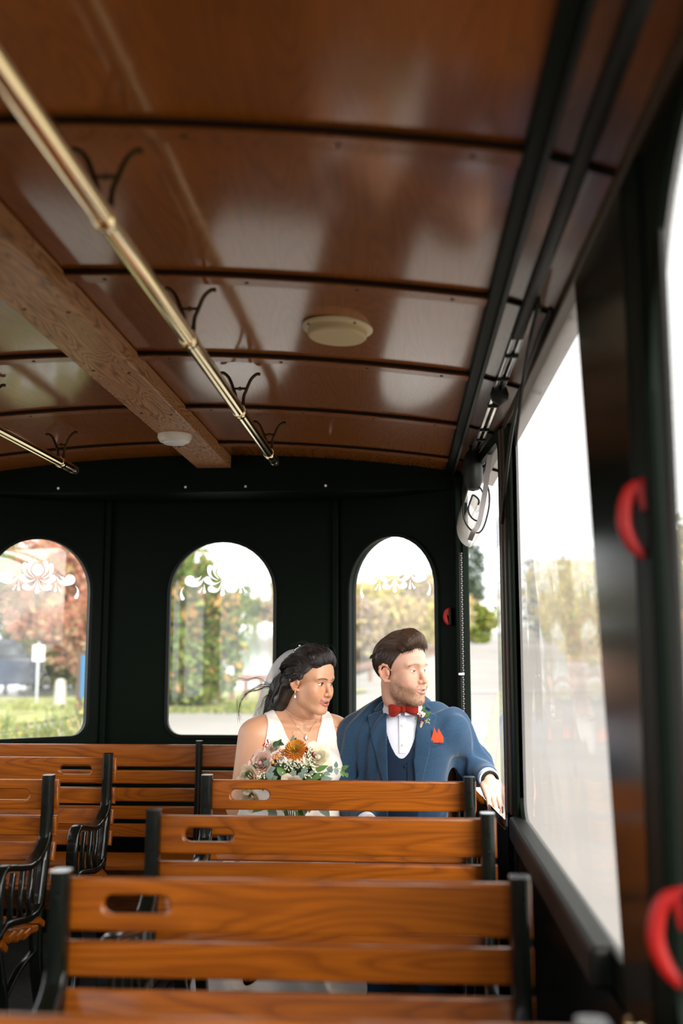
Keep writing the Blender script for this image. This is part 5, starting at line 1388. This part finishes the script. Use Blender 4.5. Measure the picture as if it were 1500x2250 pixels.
# ================================================================== the bride
M_SATIN = plain('ivory_satin', (.80, .74, .68), .45, spec=.4, bump=.1, bscale=60)
M_VEIL = sheet('veil_tulle', tint=(.93, .92, .93), haze=.5, gloss_r=.5, hazecol=(.97, .94, .95), ior=1.15)
M_GOLD = plain('gold_chain', (.80, .52, .25), .2, metal=1)
M_DIAM = plain('crystal', (.9, .88, .9), .05, spec=1, coat=1)
BX, BY = -.405, 3.855
BT = TM((BX, BY, 0), rot_fwd(math.radians(20)))
BH = TM((-.348, 3.775, 1.192), rot_fwd(math.radians(57), .17, -.03)); BSC = .955
bride = empty('person', (BX, BY-.05, 0)); tag(bride, 'seated dark-haired woman in ivory dress and veil holding flowers', 'person')
AL = ((.168, -.005, .985), (.212, .015, .735), (.070, .225, .672)); AR = ((-.160, -.005, .985), (-.150, .02, .750), (-.035, .235, .680))
def bride_torso(v, g=0):
    v.frame(BT)
    v.ell((0, 0, .885), (.150+g, .105+g, .165+g), .03); v.cap((-.135, -.008, .995), (.135, -.008, .995), .050+g, .050+g, .04)
    for s in (-1, 1):
        v.ell((s*.070, .078, .868), (.076+g, .070+g, .074+g), .035)
        v.cap((s*.015, -.005, 1.085), (s*.11, -.008, 1.025), .035+g, .036+g, .035)
    v.ell((0, .022, .70), (.165+g, .135+g, .15+g), .05); v.ell((0, 0, .57), (.20+g, .165+g, .11), .04)
bneck_a = BH @ (Vector((0, -.026, -.055))*BSC); bneck_b = BT @ Vector((0, .0, 1.035))
LB_ = look_frame(tuple(BT @ Vector((.062, .245, .672))), tuple(BT.to_3x3() @ Vector((-.85, .5, .0))), tuple(BT.to_3x3() @ Vector((.35, .75, .5))))
RB_ = look_frame(tuple(BT @ Vector((-.030, .255, .672))), tuple(BT.to_3x3() @ Vector((.85, .45, -.1))), tuple(BT.to_3x3() @ Vector((-.35, .75, .5))))
def bride_all(v, g=0):
    bride_torso(v, g); v.frame(BT)
    v.chain(AL, [.060+g, .050+g, .031+g], .05); v.chain(AR, [.056+g, .047+g, .030+g], .05)
    v.frame(Matrix.Identity(4)); v.cap(tuple(bneck_a), tuple(bneck_b), .048+g, .056+g, .03)
    v.frame(BT)
    for s in (-1, 1): v.cap((s*.018, .068, 1.020), (s*.12, .035, 1.034), .008+g, .008+g, .02)
def bride_chin(v):
    v.frame(Matrix.Identity(4)); v.cap(tuple(BH @ (Vector((0, .03, -.085))*BSC)), tuple(bneck_a+Vector((.01, -.01, -.045))), .030, .042, .03)
def neckplane(X, Y, Z): return Z-(1.072+.55*((X+.385)*-math.sin(math.radians(57))+(Y-3.84)*math.cos(math.radians(57))))
def bride_body():
    v = Vol((-.70, 3.52, .50), (-.15, 4.05, 1.16), .0045)
    bride_all(v); bride_chin(v)
    b = v.mesh(np.maximum(v.D, neckplane(*v.grid())))
    h = Vol((-.50, 3.62, .985), (-.20, 3.97, 1.34), .0017)
    bride_all(h); bride_chin(h)
    head_prims(h, BH, BSC, False)
    hd_ = h.mesh(np.maximum(h.D, -neckplane(*h.grid())-.001))
    hs = []
    for M, sd_ in ((LB_, 1), (RB_, -1)):
        c = M.translation; w = Vol((c.x-.16, c.y-.16, c.z-.15), (c.x+.16, c.y+.16, c.z+.12), .0022)
        hand(w, M, side=sd_, fcurl=[(1.0, 1.0, .7)]*4, thumb=(.6, .5), sc=.9); hs.append(w.mesh())
    V, F = join_np([b, hd_]+hs); base = (.60, .315, .185)
    C = np.tile(np.array(base), (len(V), 1)); nb, nh = len(b[0]), len(hd_[0])
    C[nb:nb+nh] = head_colors(hd_[0], BH, BSC, False, base, (.48, .13, .10), (.035, .02, .014))
    return V, F, C, b
bV, bF, bC, bB = bride_body(); np_obj('body', (bV, bF), M_SKIN, bride, bC)
_pre = set(bpy.data.objects); eyes(BH, BSC, bride, (.05, .025, .012), (-.30, 1, -.10), 7e-6)
for o in set(bpy.data.objects)-_pre: T_child(o, bride)
# ---- dress
dv = Vol((-.70, 3.55, .50), (-.15, 4.05, 1.13), .0036); bride_all(dv, .0055)
X, Y, Z = dv.grid(); I4 = np.array(BT.inverted()); tx_ = I4[0, 0]*X+I4[0, 1]*Y+I4[0, 3]; ty_ = I4[1, 0]*X+I4[1, 1]*Y+I4[1, 3]; ax_ = np.abs(tx_)
dd = dv.D+.0016*np.sin(34*tx_+22*Z+3*np.sin(16*Z))*sstep(1.0, .85, Z)
vcut = np.maximum(ax_-(Z-.835)*.385, -.03-ty_); bcut = np.maximum(ax_-(Z-.90)*.5, ty_+.03)
xa = np.interp(Z, [.5, .86, .90, .95, 1.0, 1.03, 1.1], [.3, .20, .158, .143, .134, .128, .122])
dd = np.maximum(np.maximum(dd, -vcut), np.maximum(-bcut, ax_-xa))
dress = np_obj('dress_bodice', dv.mesh(dd), M_SATIN, bride)
dV = dv.mesh(dd)
sk = Vol((-.92, 3.20, -.01), (-.12, 4.03, .72), .0065); sk.frame(BT)
sk.ell((0, 0, .57), (.212, .178, .115), .03)
for s in (-1, 1):
    sk.cap((s*.085, .04, .56), (s*.095, .40, .565), .105, .088, .05); sk.cap((s*.095, .40, .55), (s*.12, .41, .06), .085, .115, .06)
sk.box((0, .30, .35), (.26, .22, .40), .05, .06)
sk.ell((.27, .20, .50), (.13, .12, .075), .06); sk.cap((.33, .24, .50), (.36, .30, .10), .06, .09, .06); sk.ell((.25, .40, .10), (.2, .12, .10), .05)
X, Y, Z = sk.grid()
skD = sk.D+.009*np.sin(38*X+7*np.sin(5*Z+9*Y))*sstep(.60, .30, Z)+.004*np.sin(55*X+40*Y+9*np.sin(8*X))
skD = np.maximum(np.maximum(skD, .004-Z), Z-.70)
np_obj('dress_skirt', sk.mesh(skD), M_SATIN, bride)
# ---- hair
hv = Vol((-.66, 3.66, .98), (-.20, 4.0, 1.36), .003); hv.frame(BH); s_ = BSC
hv.ell((0, -.014*s_, .040*s_), (.0865*s_, .1000*s_, .0925*s_), .01)
X3, Y3, Z3 = hv.grid(); I3 = np.array(BH.inverted())
lx = (I3[0, 0]*X3+I3[0, 1]*Y3+I3[0, 2]*Z3+I3[0, 3])/s_; ly = (I3[1, 0]*X3+I3[1, 1]*Y3+I3[1, 2]*Z3+I3[1, 3])/s_; lz = (I3[2, 0]*X3+I3[2, 1]*Y3+I3[2, 2]*Z3+I3[2, 3])/s_
hlb = np.interp(lz, [-.10, -.04, -.02, .0, .02, .04, .06, .078, .10, .14], [-.045, -.030, -.010, .012, .026, .040, .055, .072, .10, .12])
hair = np.maximum(hv.D, (ly-hlb+.012*sstep(.045, .07, np.abs(lx)))*s_*.75)
hv2 = Vol(hv.lo, hv.lo+hv.h*(hv.n-1), hv.h); hv2.frame(BH)
for x in (-.050, -.025, 0, .025, .050):
    q = 1-(x/.13)**2
    hv2.chain([(x*s_, (.066-5*x*x)*s_, .094*s_*q), (x*s_, (.045-5*x*x)*s_, .112*s_*q), (x*s_, -.015*s_, .118*s_*q), (x*s_, -.062*s_, .085*s_*q)], [.014*s_, .020*s_, .020*s_, .018*s_], .014)
hv2.frame(Matrix.Identity(4))
p0 = BH @ (Vector((.02, -.060, .015))*s_)
hv2.chain([tuple(p0), (-.462, 3.865, 1.160), (-.490, 3.885, 1.090), (-.520, 3.89, 1.035)], [.050, .044, .038, .022], .03)
hv2.chain([tuple(BH @ (Vector((.055, -.055, -.02))*s_)), (-.455, 3.835, 1.11), (-.50, 3.85, 1.055)], [.035, .036, .020], .02)
nn_ = tuple(slice(0, min(a, b)) for a, b in zip(hair.shape, hv2.D.shape))
hD = smin(hair[nn_], hv2.D[nn_], .015); hD = hD+.0018*np.sin(150*(X3[nn_]*.8+Z3[nn_]*.5)+4*np.sin(40*Y3[nn_]))
HV, HF = hv.mesh(hD)
ho = np_obj('hair', (HV, HF), M_HAIR, bride, np.tile((.010, .0065, .005), (len(HV), 1)))
def bl(*p): return tuple(BH @ (Vector(p)*s_))
gd = []
for i, x in enumerate(np.linspace(-.062, .092, 16)):
    q = 1-(x/.125)**2; e = (x+.062)/.144
    w1 = (-.448-.015*e, 3.885-.03*e, 1.170-.01*e); w2 = (-.488-.02*e, 3.90-.03*e, 1.10-.02*e); w3 = (-.525-.025*(1-e), 3.905-.02*e, 1.035-.02*e)
    gd.append([bl(x*.9, .076-6*x*x, .088*q-.2*max(0, x-.03)), bl(x*.98, .060-6*x*x, .120*q-.2*max(0, x-.03)), bl(x*1.08, -.01, .143*q-.1*max(0, x-.03)), bl(x*1.1, -.078, .088*q), w1, w2, w3])
C1 = push_out(lockset(gd, 2200, .0042, rg, 24, .003), hv, hD, .0006, 5, .010)+rg.normal(size=(2200, 1, 3))*.0009
side = [[bl(.058+.004*min(0, k), .050-.017*(k+1.2), .030-.02*k), bl(.083+.004*min(0, k), .018-.010*(k+1.2), .030-.02*k), bl(.090, -.03, .012-.018*k), bl(.078, -.075, -.005-.015*k), (-.475, 3.855, 1.12-.01*k), (-.525, 3.87, 1.06-.01*k)] for k in np.linspace(-2.0, 1.3, 11)]
C2 = push_out(lockset(side, 1300, .003, rg, 24, .003), hv, hD, .0012, 5, .008)+rg.normal(size=(1300, 1, 3))*.0008
Cc = np.concatenate([C1, C2]); cols = np.array((.014, .009, .007))*rg.uniform(.4, 2.2, (len(Cc), 1))
V, F, CC = tubes_np(Cc, .0012, .0005, 3, cols); np_obj('hair_strands', (V, F), M_HAIR, ho, CC)['kind'] = 'stuff'
# locks blown out to the left
fly = [[(-.475, 3.86, 1.155), (-.535, 3.865, 1.168), (-.575, 3.86, 1.155), (-.618, 3.85, 1.115), (-.632, 3.85, 1.06), (-.628, 3.85, 1.035)],
       [(-.475, 3.86, 1.160), (-.53, 3.865, 1.175), (-.565, 3.86, 1.196), (-.605, 3.85, 1.184), (-.640, 3.84, 1.19), (-.655, 3.84, 1.182)],
       [(-.475, 3.86, 1.150), (-.53, 3.865, 1.160), (-.57, 3.86, 1.146), (-.60, 3.855, 1.142), (-.635, 3.85, 1.118), (-.645, 3.85, 1.065)],
       [(-.48, 3.87, 1.140), (-.53, 3.87, 1.125), (-.552, 3.87, 1.085), (-.566, 3.87, 1.05), (-.556, 3.87, 1.02)]]
fc = np.concatenate([lockset([g, [(a+.006, b, c+.010) for a, b, c in g]], n, .0045, rg, 22, .007) for g, n in zip(fly, (12, 7, 11, 12))])
V, F, CC = tubes_np(fc, .0006, .00025, 3, np.array((.016, .010, .008))*rg.uniform(.5, 1.8, (len(fc), 1))); np_obj('blown_locks', (V, F), M_HAIR, ho, CC)['kind'] = 'stuff'
# wisps on top
wp = []
for k in range(12):
    x = rg.uniform(-.05, .06); a = rg.uniform(-.01, .08)
    wp.append([bl(x, a, .118), bl(x+rg.normal()*.006, a-.02, .140+rg.uniform(0, .006)), bl(x+rg.normal()*.012, a-.06, .140+rg.normal()*.006), bl(x, a-.10, .118)])
wc = np.concatenate([lockset([g], 1, .001, rg, 14, .002) for g in wp]); V, F, CC = tubes_np(wc, .0004, .0002, 3, np.tile((.02, .012, .01), (len(wc), 1))); np_obj('wisps', (V, F), M_HAIR, ho, CC)['kind'] = 'stuff'
# lashes
lp = []
for s in (-1, 1):
    for t in np.linspace(-1, 1, 26):
        ax0 = .0315+.0135*t; z0 = .0046*(1-t*t)+.0006; y0 = .0655+math.sqrt(max(1e-6, .0146**2-(.0135*t)**2-z0**2))
        p = Vector((s*ax0, y0, z0)); d = Vector((s*.25*(t+.6), .75, .55)); l = .0055+.002*t
        lp.append([tuple(BH @ (p*s_)), tuple(BH @ ((p+d*l*.5)*s_)), tuple(BH @ ((p+d*l+Vector((0, 0, .0015)))*s_))])
V, F, CC = tubes_np(np.array(lp), .0004, .0002, 3, np.tile((.008, .006, .005), (len(lp), 1))); np_obj('eyelashes', (V, F), M_HAIR, bride, CC)['kind'] = 'stuff'
# ---- veil
def vq(px, py, Y):
    x = (px-750)/2187.5; z = (1125-py)/2187.5
    f = Vector((-math.sin(YAW)*math.cos(PITCH), math.cos(YAW)*math.cos(PITCH), math.sin(PITCH))); r = Vector((math.cos(YAW), math.sin(YAW), 0)); u = r.cross(f)
    d = f+r*x+u*z; return tuple(Vector((0, 0, 1.32))+d*(Y/d.y))
vout = spline([vq(662, 1425, 3.82), vq(634, 1431, 3.85), vq(604, 1459, 3.88), vq(584, 1500, 3.90), vq(568, 1545, 3.91), vq(553, 1590, 3.925), vq(540, 1660, 3.94), vq(525, 1740, 3.93)], 8)
vin = spline([vq(668, 1429, 3.80), vq(655, 1436, 3.80), vq(640, 1466, 3.815), vq(622, 1510, 3.83), vq(606, 1550, 3.85), vq(592, 1590, 3.90), vq(575, 1660, 3.945), vq(560, 1740, 3.94)], 8)
vbk = [(q[0]+.07, q[1]+.06, q[2]+.0) for q in vin]
def veilf(u, v):
    i = v*(len(vout)-1); a = int(min(i, len(vout)-2)); f = i-a
    L = lambda c: Vector(c[a])*(1-f)+Vector(c[a+1])*f
    A, B_, C_ = L(vin), L(vout), L(vbk)
    p = (A*(1-u)**2+(B_*2-(A+C_)*.5)*2*u*(1-u)+C_*u*u)
    k = min(1, v*4)*.0045
    return (p.x+k*math.sin(u*29+3*v), p.y+k*math.sin(u*21-4*v), p.z+k*.4*math.sin(u*37))
vo = world_child(MB().grid(veilf, 54, 60), 'veil', M_VEIL, bride, sm=0)
comb = empty('hair_comb', tuple(BH @ (Vector((.045, -.055, .110))*s_))); comb.parent = bride; T_child(comb, bride)
for k in range(16):
    t = k/15; q = BH @ (Vector((.028+.052*t, -.055-.01*t, .128-.060*t*t-.02*t))*s_)-BH @ (Vector((.045, -.055, .110))*s_)
    MB().lathe([(.0004, -.003), (.0026, 0), (.0004, .003)], 6, Matrix.Translation(q+Vector((rg.normal()*.002, -.004, rg.normal()*.002)))).build('crystal', M_DIAM, comb)
# ---- jewellery
ear = BH @ (Vector((.0745, -.006, -.042))*s_)
er = empty('earring', tuple(ear)); er.parent = bride; T_child(er, bride)
MB().tube([(-.002, -.006, .004), (-.003, -.008, -.006), (-.003, -.007, -.014)], .0009, 6).build('hook', M_GOLD, er)
MB().lathe([(.0004, .007), (.002, .004), (.0042, -.001), (.0038, -.004), (.0004, -.006)], 12, Matrix.Translation((-.003, -.007, -.020))).build('crystal_drop', M_DIAM, er)
def surf_y(V, x, z, r=.008):
    m = ((V[:, 0]-x)**2+(V[:, 2]-z)**2) < r*r
    return float(V[m, 1].min()) if m.any() else 3.75
nk = spline([(-.452, 1.100), (-.428, 1.060), (-.395, 1.020), (-.364, .994), (-.345, 1.020), (-.328, 1.040), (-.322, 1.050)], 5)
bodyV = bV
npth = [(x, surf_y(bodyV, x, z)-.0012, z) for x, z in nk]
npth = [(a[0], (npth[max(i-1, 0)][1]+a[1]+npth[min(i+1, len(npth)-1)][1])/3, a[2]) for i, a in enumerate(npth)]
nko = world_child(MB().tube(npth, .0006, 6), 'necklace', M_GOLD, bride)
pend = empty('pendant', (-.364, surf_y(bodyV, -.364, .982)-.004, .983)); pend.parent = bride; T_child(pend, bride)
MB().lathe([(.0005, -.012), (.005, -.009), (.0068, -.003), (.005, .004), (.002, .009), (.0005, .011)], 14, Matrix.Diagonal((1, .5, 1, 1))).build('halo_setting', M_GOLD, pend)
MB().lathe([(.0005, -.009), (.004, -.006), (.005, -.002), (.003, .004), (.0005, .008)], 8, Matrix.Translation((0, -.002, 0)) @ Matrix.Diagonal((1, .6, 1, 1))).build('crystal', M_DIAM, pend)
# ================================================================== the bouquet
def bq(px, py, Y): 
    """measured position of a bloom -> world point at its own depth"""
    x = (px-750)/2187.5; z = (1125-py)/2187.5
    f = Vector((-math.sin(YAW)*math.cos(PITCH), math.cos(YAW)*math.cos(PITCH), math.sin(PITCH))); r = Vector((math.cos(YAW), math.sin(YAW), 0)); u = r.cross(f)
    d = f+r*x+u*z; return Vector((0, 0, 1.32))+d*(Y/d.y)
BQ = Vector((-.385, 3.60, .66))
bouquet = empty('bouquet', tuple(BQ)); tag(bouquet, 'bridal bouquet with orange chrysanthemum, cream roses, berries and greenery', 'bouquet')
M_ROSE = attr_mat('rose_petal', .6, .25); M_MUM = attr_mat('chrysanthemum_petal', .55, .2)
M_EUCA = plain('eucalyptus_leaf', (.17, .24, .20), .6); M_DKLEAF = plain('dark_leaf', (.035, .075, .025), .45); M_BERRY = plain('peach_berry', (.62, .30, .12), .35)
def petal_surface(R, open_, h, width, a0, n=7, m=6):
    """cupped petal round the rose axis"""
    vs = []
    for i in range(n+1):
        v = i/n
        for j in range(m+1):
            u = (j/m-.5)*2; w = width*math.sin(PI*(.18+.74*v))**.8
            a = a0+u*w; r = R*(.28+.72*v**.7)+open_*v**3*R*.55; z = h*(v-.10*u*u*v-.12*v**4*open_)
            vs.append((r*math.cos(a), r*math.sin(a), z))
    fs = [(i*(m+1)+j, (i+1)*(m+1)+j, (i+1)*(m+1)+j+1, i*(m+1)+j+1) for i in range(n) for j in range(m)]
    return vs, fs
def rose(pos, d, R, col, name='rose', layers=((.28, .0, 3), (.46, .0, 4), (.66, .10, 5), (.84, .28, 5), (.98, .65, 5)), tip=None):
    M = look_frame(tuple(pos-BQ), tuple(d), (0.1, .2, 1)) @ Matrix.Rotation(-PI/2, 4, 'X')
    o = empty(name, (0, 0, 0)); o.parent = bouquet; o.matrix_local = M
    for li, (f, op, k) in enumerate(layers):
        for q in range(k):
            vs, fs = petal_surface(R*f, op, R*(1.15-.22*f), .80 if k > 3 else 1.0, 2*PI*q/k+li*.7+rg.uniform(-.15, .15))
            c = np.array(col)*rg.uniform(.9, 1.06)*(1-.10*(3-li)*.5); c = tuple(np.clip(c, 0, 1)); b = MB(); b.add(vs, fs, c); b.build('petal', M_ROSE, o, sm=0)
    MB().lathe([(.0005, R*.15), (R*.22, R*.3), (R*.2, R*.9), (.0005, R*1.0)], 10, None, tuple(np.array(col)*.8)).build('heart', M_ROSE, o, sm=0)
    return o
def mum(pos, d, R, name, cols, n=150, kk=1.0):
    M = look_frame(tuple(pos-BQ), tuple(d), (0.1, .2, 1)) @ Matrix.Rotation(-PI/2, 4, 'X'); b = MB()
    for i in range(n):
        t = (i+.5)/n; el = (1-t)*1.45-.10; a = i*2.39996; L = R*(.62+.38*t)
        dirv = Vector((math.cos(a)*math.cos(el), math.sin(a)*math.cos(el), math.sin(el))); sidev = Vector((-math.sin(a), math.cos(a), 0)); nv = dirv.cross(sidev)
        w = R*.075; pts = []
        c0 = np.array(cols[0])*(1-t)+np.array(cols[1])*t
        for q, s in enumerate((.25, .6, .9, 1.0)):
            p = dirv*L*s+Vector((0, 0, R*(.16*s*s*(1 if t > .4 else .3)))); ww = w*(.6, 1, .9, .35)[q]
            pts += [p-sidev*ww+nv*ww*-.5, p+nv*0, p+sidev*ww+nv*ww*-.5]
        fs = [(r*3+c, r*3+c+1, r*3+c+4, r*3+c+3) for r in range(3) for c in (0, 1)]
        b.add([tuple(p) for p in pts], fs, tuple(c0*rg.uniform(.75, 1.2)))
    o = b.build(name, M_MUM, bouquet, sm=0); o.matrix_local = M; o['kind'] = 'stuff'; return o
FW = Vector((0, -1, .25))
mum(bq(650, 1650, 3.52), Vector((.05, -1, .55)), .043, 'orange_chrysanthemum', ((.62, .36, .05), (.60, .15, .015)))
mum(bq(676, 1657, 3.53), Vector((.5, -1, .5)), .028, 'red_chrysanthemum', ((.18, .008, .01), (.30, .012, .012)), 80)
mum(bq(566, 1671, 3.56), Vector((-.8, -1, .3)), .027, 'burgundy_dahlia', ((.045, .006, .010), (.075, .008, .014)), 80)
rose(bq(581, 1680, 3.54), Vector((-.5, -1, .35)), .037, (.72, .50, .40), 'blush_rose')
rose(bq(558, 1712, 3.54), Vector((-.8, -1, .1)), .040, (.72, .60, .42), 'cream_rose')
rose(bq(602, 1648, 3.57), Vector((-.3, -.8, .9)), .023, (.78, .70, .58), 'cream_rose')
rose(bq(692, 1670, 3.55), Vector((.45, -1, .5)), .043, (.80, .74, .56), 'cream_rose')
rose(bq(640, 1725, 3.50), Vector((0, -1, -.1)), .036, (.74, .62, .48), 'cream_rose')
rose(bq(560, 1750, 3.54), Vector((-.6, -1, -.4)), .036, (.74, .64, .46), 'cream_rose')
BER = [(515, 295), (540, 340), (480, 340), (497, 372), (430, 390), (470, 402), (525, 400), (585, 352), (410, 450), (455, 482), (436, 362), (560, 300)]
for x, y in BER:
    p = bq(530+x/6, 1600+y/6, 3.525+rg.uniform(-.008, .012))-BQ
    o = MB().lathe([(.0005, -.0072), (.004, -.006), (.0068, -.001), (.0064, .003), (.003, .0066), (.0012, .0078), (.0005, .0066)], 10).build('berry', M_BERRY, bouquet); o.location = p; o.rotation_euler = (rg.uniform(.4, 1.4), rg.uniform(-.5, .5), 0)
    MB().tube([(0, 0, -.005), (0, .012, -.03)], .0011, 5).build('berry_stalk', M_DKLEAF, o)
def spray(px, py, Y, n, sx, sz, mat, r=.0028, name='baby_breath'):
    t = empty(name, tuple(bq(px, py, Y)-BQ)); t.parent = bouquet; b = MB(); st = MB()
    for _ in range(n):
        p = Vector((rg.normal()*sx, rg.normal()*.012, rg.normal()*sz)); rr = r*rg.uniform(.6, 1.25)
        b.lathe([(.0003, -rr), (rr*.9, -rr*.3), (rr, rr*.3), (.0003, rr)], 5, Matrix.Translation(p))
        st.tube([tuple(p), tuple(p*.5+Vector((0, .02, -.02))), (0, .03, -.05)], .0005, 3)
    b.build('buds', mat, t, sm=0)['kind'] = 'stuff'; st.build('stalks', M_LEAFG, t, sm=0)['kind'] = 'stuff'
M_BUD = plain('white_bud', (.78, .74, .58), .6)
spray(634, 1683, 3.505, 60, .013, .011, M_BUD); spray(657, 1677, 3.50, 60, .014, .010, M_BUD); spray(679, 1672, 3.50, 60, .009, .018, M_BUD); spray(678, 1702, 3.50, 40, .012, .008, M_BUD); spray(575, 1708, 3.50, 40, .010, .014, M_BUD); spray(700, 1697, 3.51, 30, .012, .006, M_BUD)
def lf(x0, y0, x1, y1, w, mat, Y=3.50, Y1=None, bend=.15):
    a = bq(530+x0/6, 1600+y0/6, Y); c = bq(530+x1/6, 1600+y1/6, Y1 or Y-.012); d = c-a
    return leaf(bouquet, tuple(a-BQ), tuple(d), (.1, -1, .35), d.length, d.length*w, mat, bend)
for a in ((470, 515, 612, 675, .20), (600, 680, 690, 560, .2), (975, 565, 1132, 492, .19), (925, 668, 1095, 605, .18), (845, 700, 945, 660, .26), (860, 560, 880, 480, .16)): lf(*a[:4], a[4], M_LEAFG)
for a in ((470, 190, 560, 215, .28), (480, 230, 520, 150, .3), (660, 200, 690, 95, .22), (690, 180, 720, 130, .25), (420, 240, 500, 170, .3)): lf(*a[:4], a[4], M_DKLEAF if a[0] != 660 else M_EUCA, 3.53)
for a in ((310, 490, 345, 425, .42), (350, 560, 440, 520, .36), (330, 660, 420, 590, .40), (380, 690, 470, 640, .38), (650, 660, 715, 565, .38), (760, 660, 820, 580, .40), (815, 600, 850, 510, .38), (1150, 580, 1190, 505, .42), (1040, 700, 1190, 660, .30), (1090, 590, 1170, 610, .3), (540, 700, 600, 640, .34), (700, 700, 780, 670, .34), (900, 620, 960, 560, .3)): lf(*a[:4], a[4], M_EUCA, 3.497)
for a in ((150, 560, 190, 470, .3), (60, 640, 110, 560, .3), (60, 700, 130, 620, .34), (240, 700, 300, 610, .3), (300, 700, 360, 640, .34), (480, 700, 530, 610, .25), (600, 710, 640, 640, .3), (760, 560, 820, 520, .3), (1000, 710, 1080, 680, .3)): lf(*a[:4], a[4], M_DKLEAF, 3.52)
# trailing sprig at the right
tw = [bq(530+x/6, 1600+y/6, 3.51)-BQ for x, y in ((1080, 590), (1180, 560), (1250, 520), (1320, 545), (1390, 610))]
MB().tube([tuple(p) for p in tw], [.0014, .0012, .001, .0009, .0006], 6).build('sprig_stem', M_LEAFG, bouquet)
for a in ((1245, 520, 1250, 445, .3), (1245, 530, 1258, 612, .36), (1320, 545, 1405, 495, .26), (1325, 550, 1345, 635, .34), (1375, 590, 1400, 645, .36), (1180, 560, 1150, 510, .4)): lf(*a[:4], a[4], M_EUCA if a[0] < 1300 else M_LEAFG, 3.51)
for x, y in ((290, 225), (320, 240), (335, 215), (305, 205), (345, 160), (352, 185)):
    o = MB().lathe([(.0004, -.004), (.003, -.001), (.0032, .001), (.0004, .004)], 7).build('red_bud', M_BERRYR if x > 340 else plain('bright_red_bud', (.36, .02, .015), .4) if 'bright_red_bud' not in MATS else MATS['bright_red_bud'], bouquet); o.location = bq(530+x/6, 1600+y/6, 3.535)-BQ
for pts in (((320, 235), (350, 300), (395, 385)), ((348, 170), (365, 250), (400, 330))):
    MB().tube([tuple(bq(530+x/6, 1600+y/6, 3.535)-BQ) for x, y in pts], .0012, 5).build('twig', M_BERRYR, bouquet)
for x, y, dx in ((620, 170, -30), (650, 190, 10), (800, 175, 25), (670, 60, 20)):
    MB().tube([tuple(bq(530+q/6, 1600+w/6, 3.53)-BQ) for q, w in ((x, y+60), (x, y), (x+dx*.5, y-20))], .0005, 4).build('fine_sprig', M_DKLEAF, bouquet)
# hanging greenery below, stems and ribbon
for k in range(10):
    x = -.09+.02*k; leaf(bouquet, (x, -.075+rg.uniform(-.02, .02), .13+rg.uniform(-.03, .03)), (x*3+rg.normal()*.3, -.6, -.5+rg.uniform(-.3, .3)), (0, -1, .4), .06, .016, M_EUCA if k % 2 else M_LEAFG)
for k in range(14):
    a = 2*PI*k/14; MB().tube([(.015*math.cos(a), .012*math.sin(a)+.03, -.12), (.010*math.cos(a), .010*math.sin(a), .0), (.06*math.cos(a), .05*math.sin(a)-.03, .16)], .003, 5).build('stem', M_LEAFG, bouquet)
MB().lathe([(.021, -.05), (.019, -.02), (.019, .03), (.024, .05)], 18).build('ribbon_wrap', M_SATIN, bouquet)
# leafy heart that fills the middle behind the blooms
fV = []
for k in range(120):
    p = Vector((np.clip(rg.normal(), -1.5, 1.3)*.05, np.clip(rg.normal(), -1.5, 1.5)*.022-.035, .195+np.clip(rg.normal(), -1.6, .8)*.032)); d = Vector((rg.normal(), -.6+rg.normal()*.5, rg.normal()))
    leaf(bouquet, tuple(p), tuple(d), (0, -1, .3), .045, .014, M_DKLEAF)
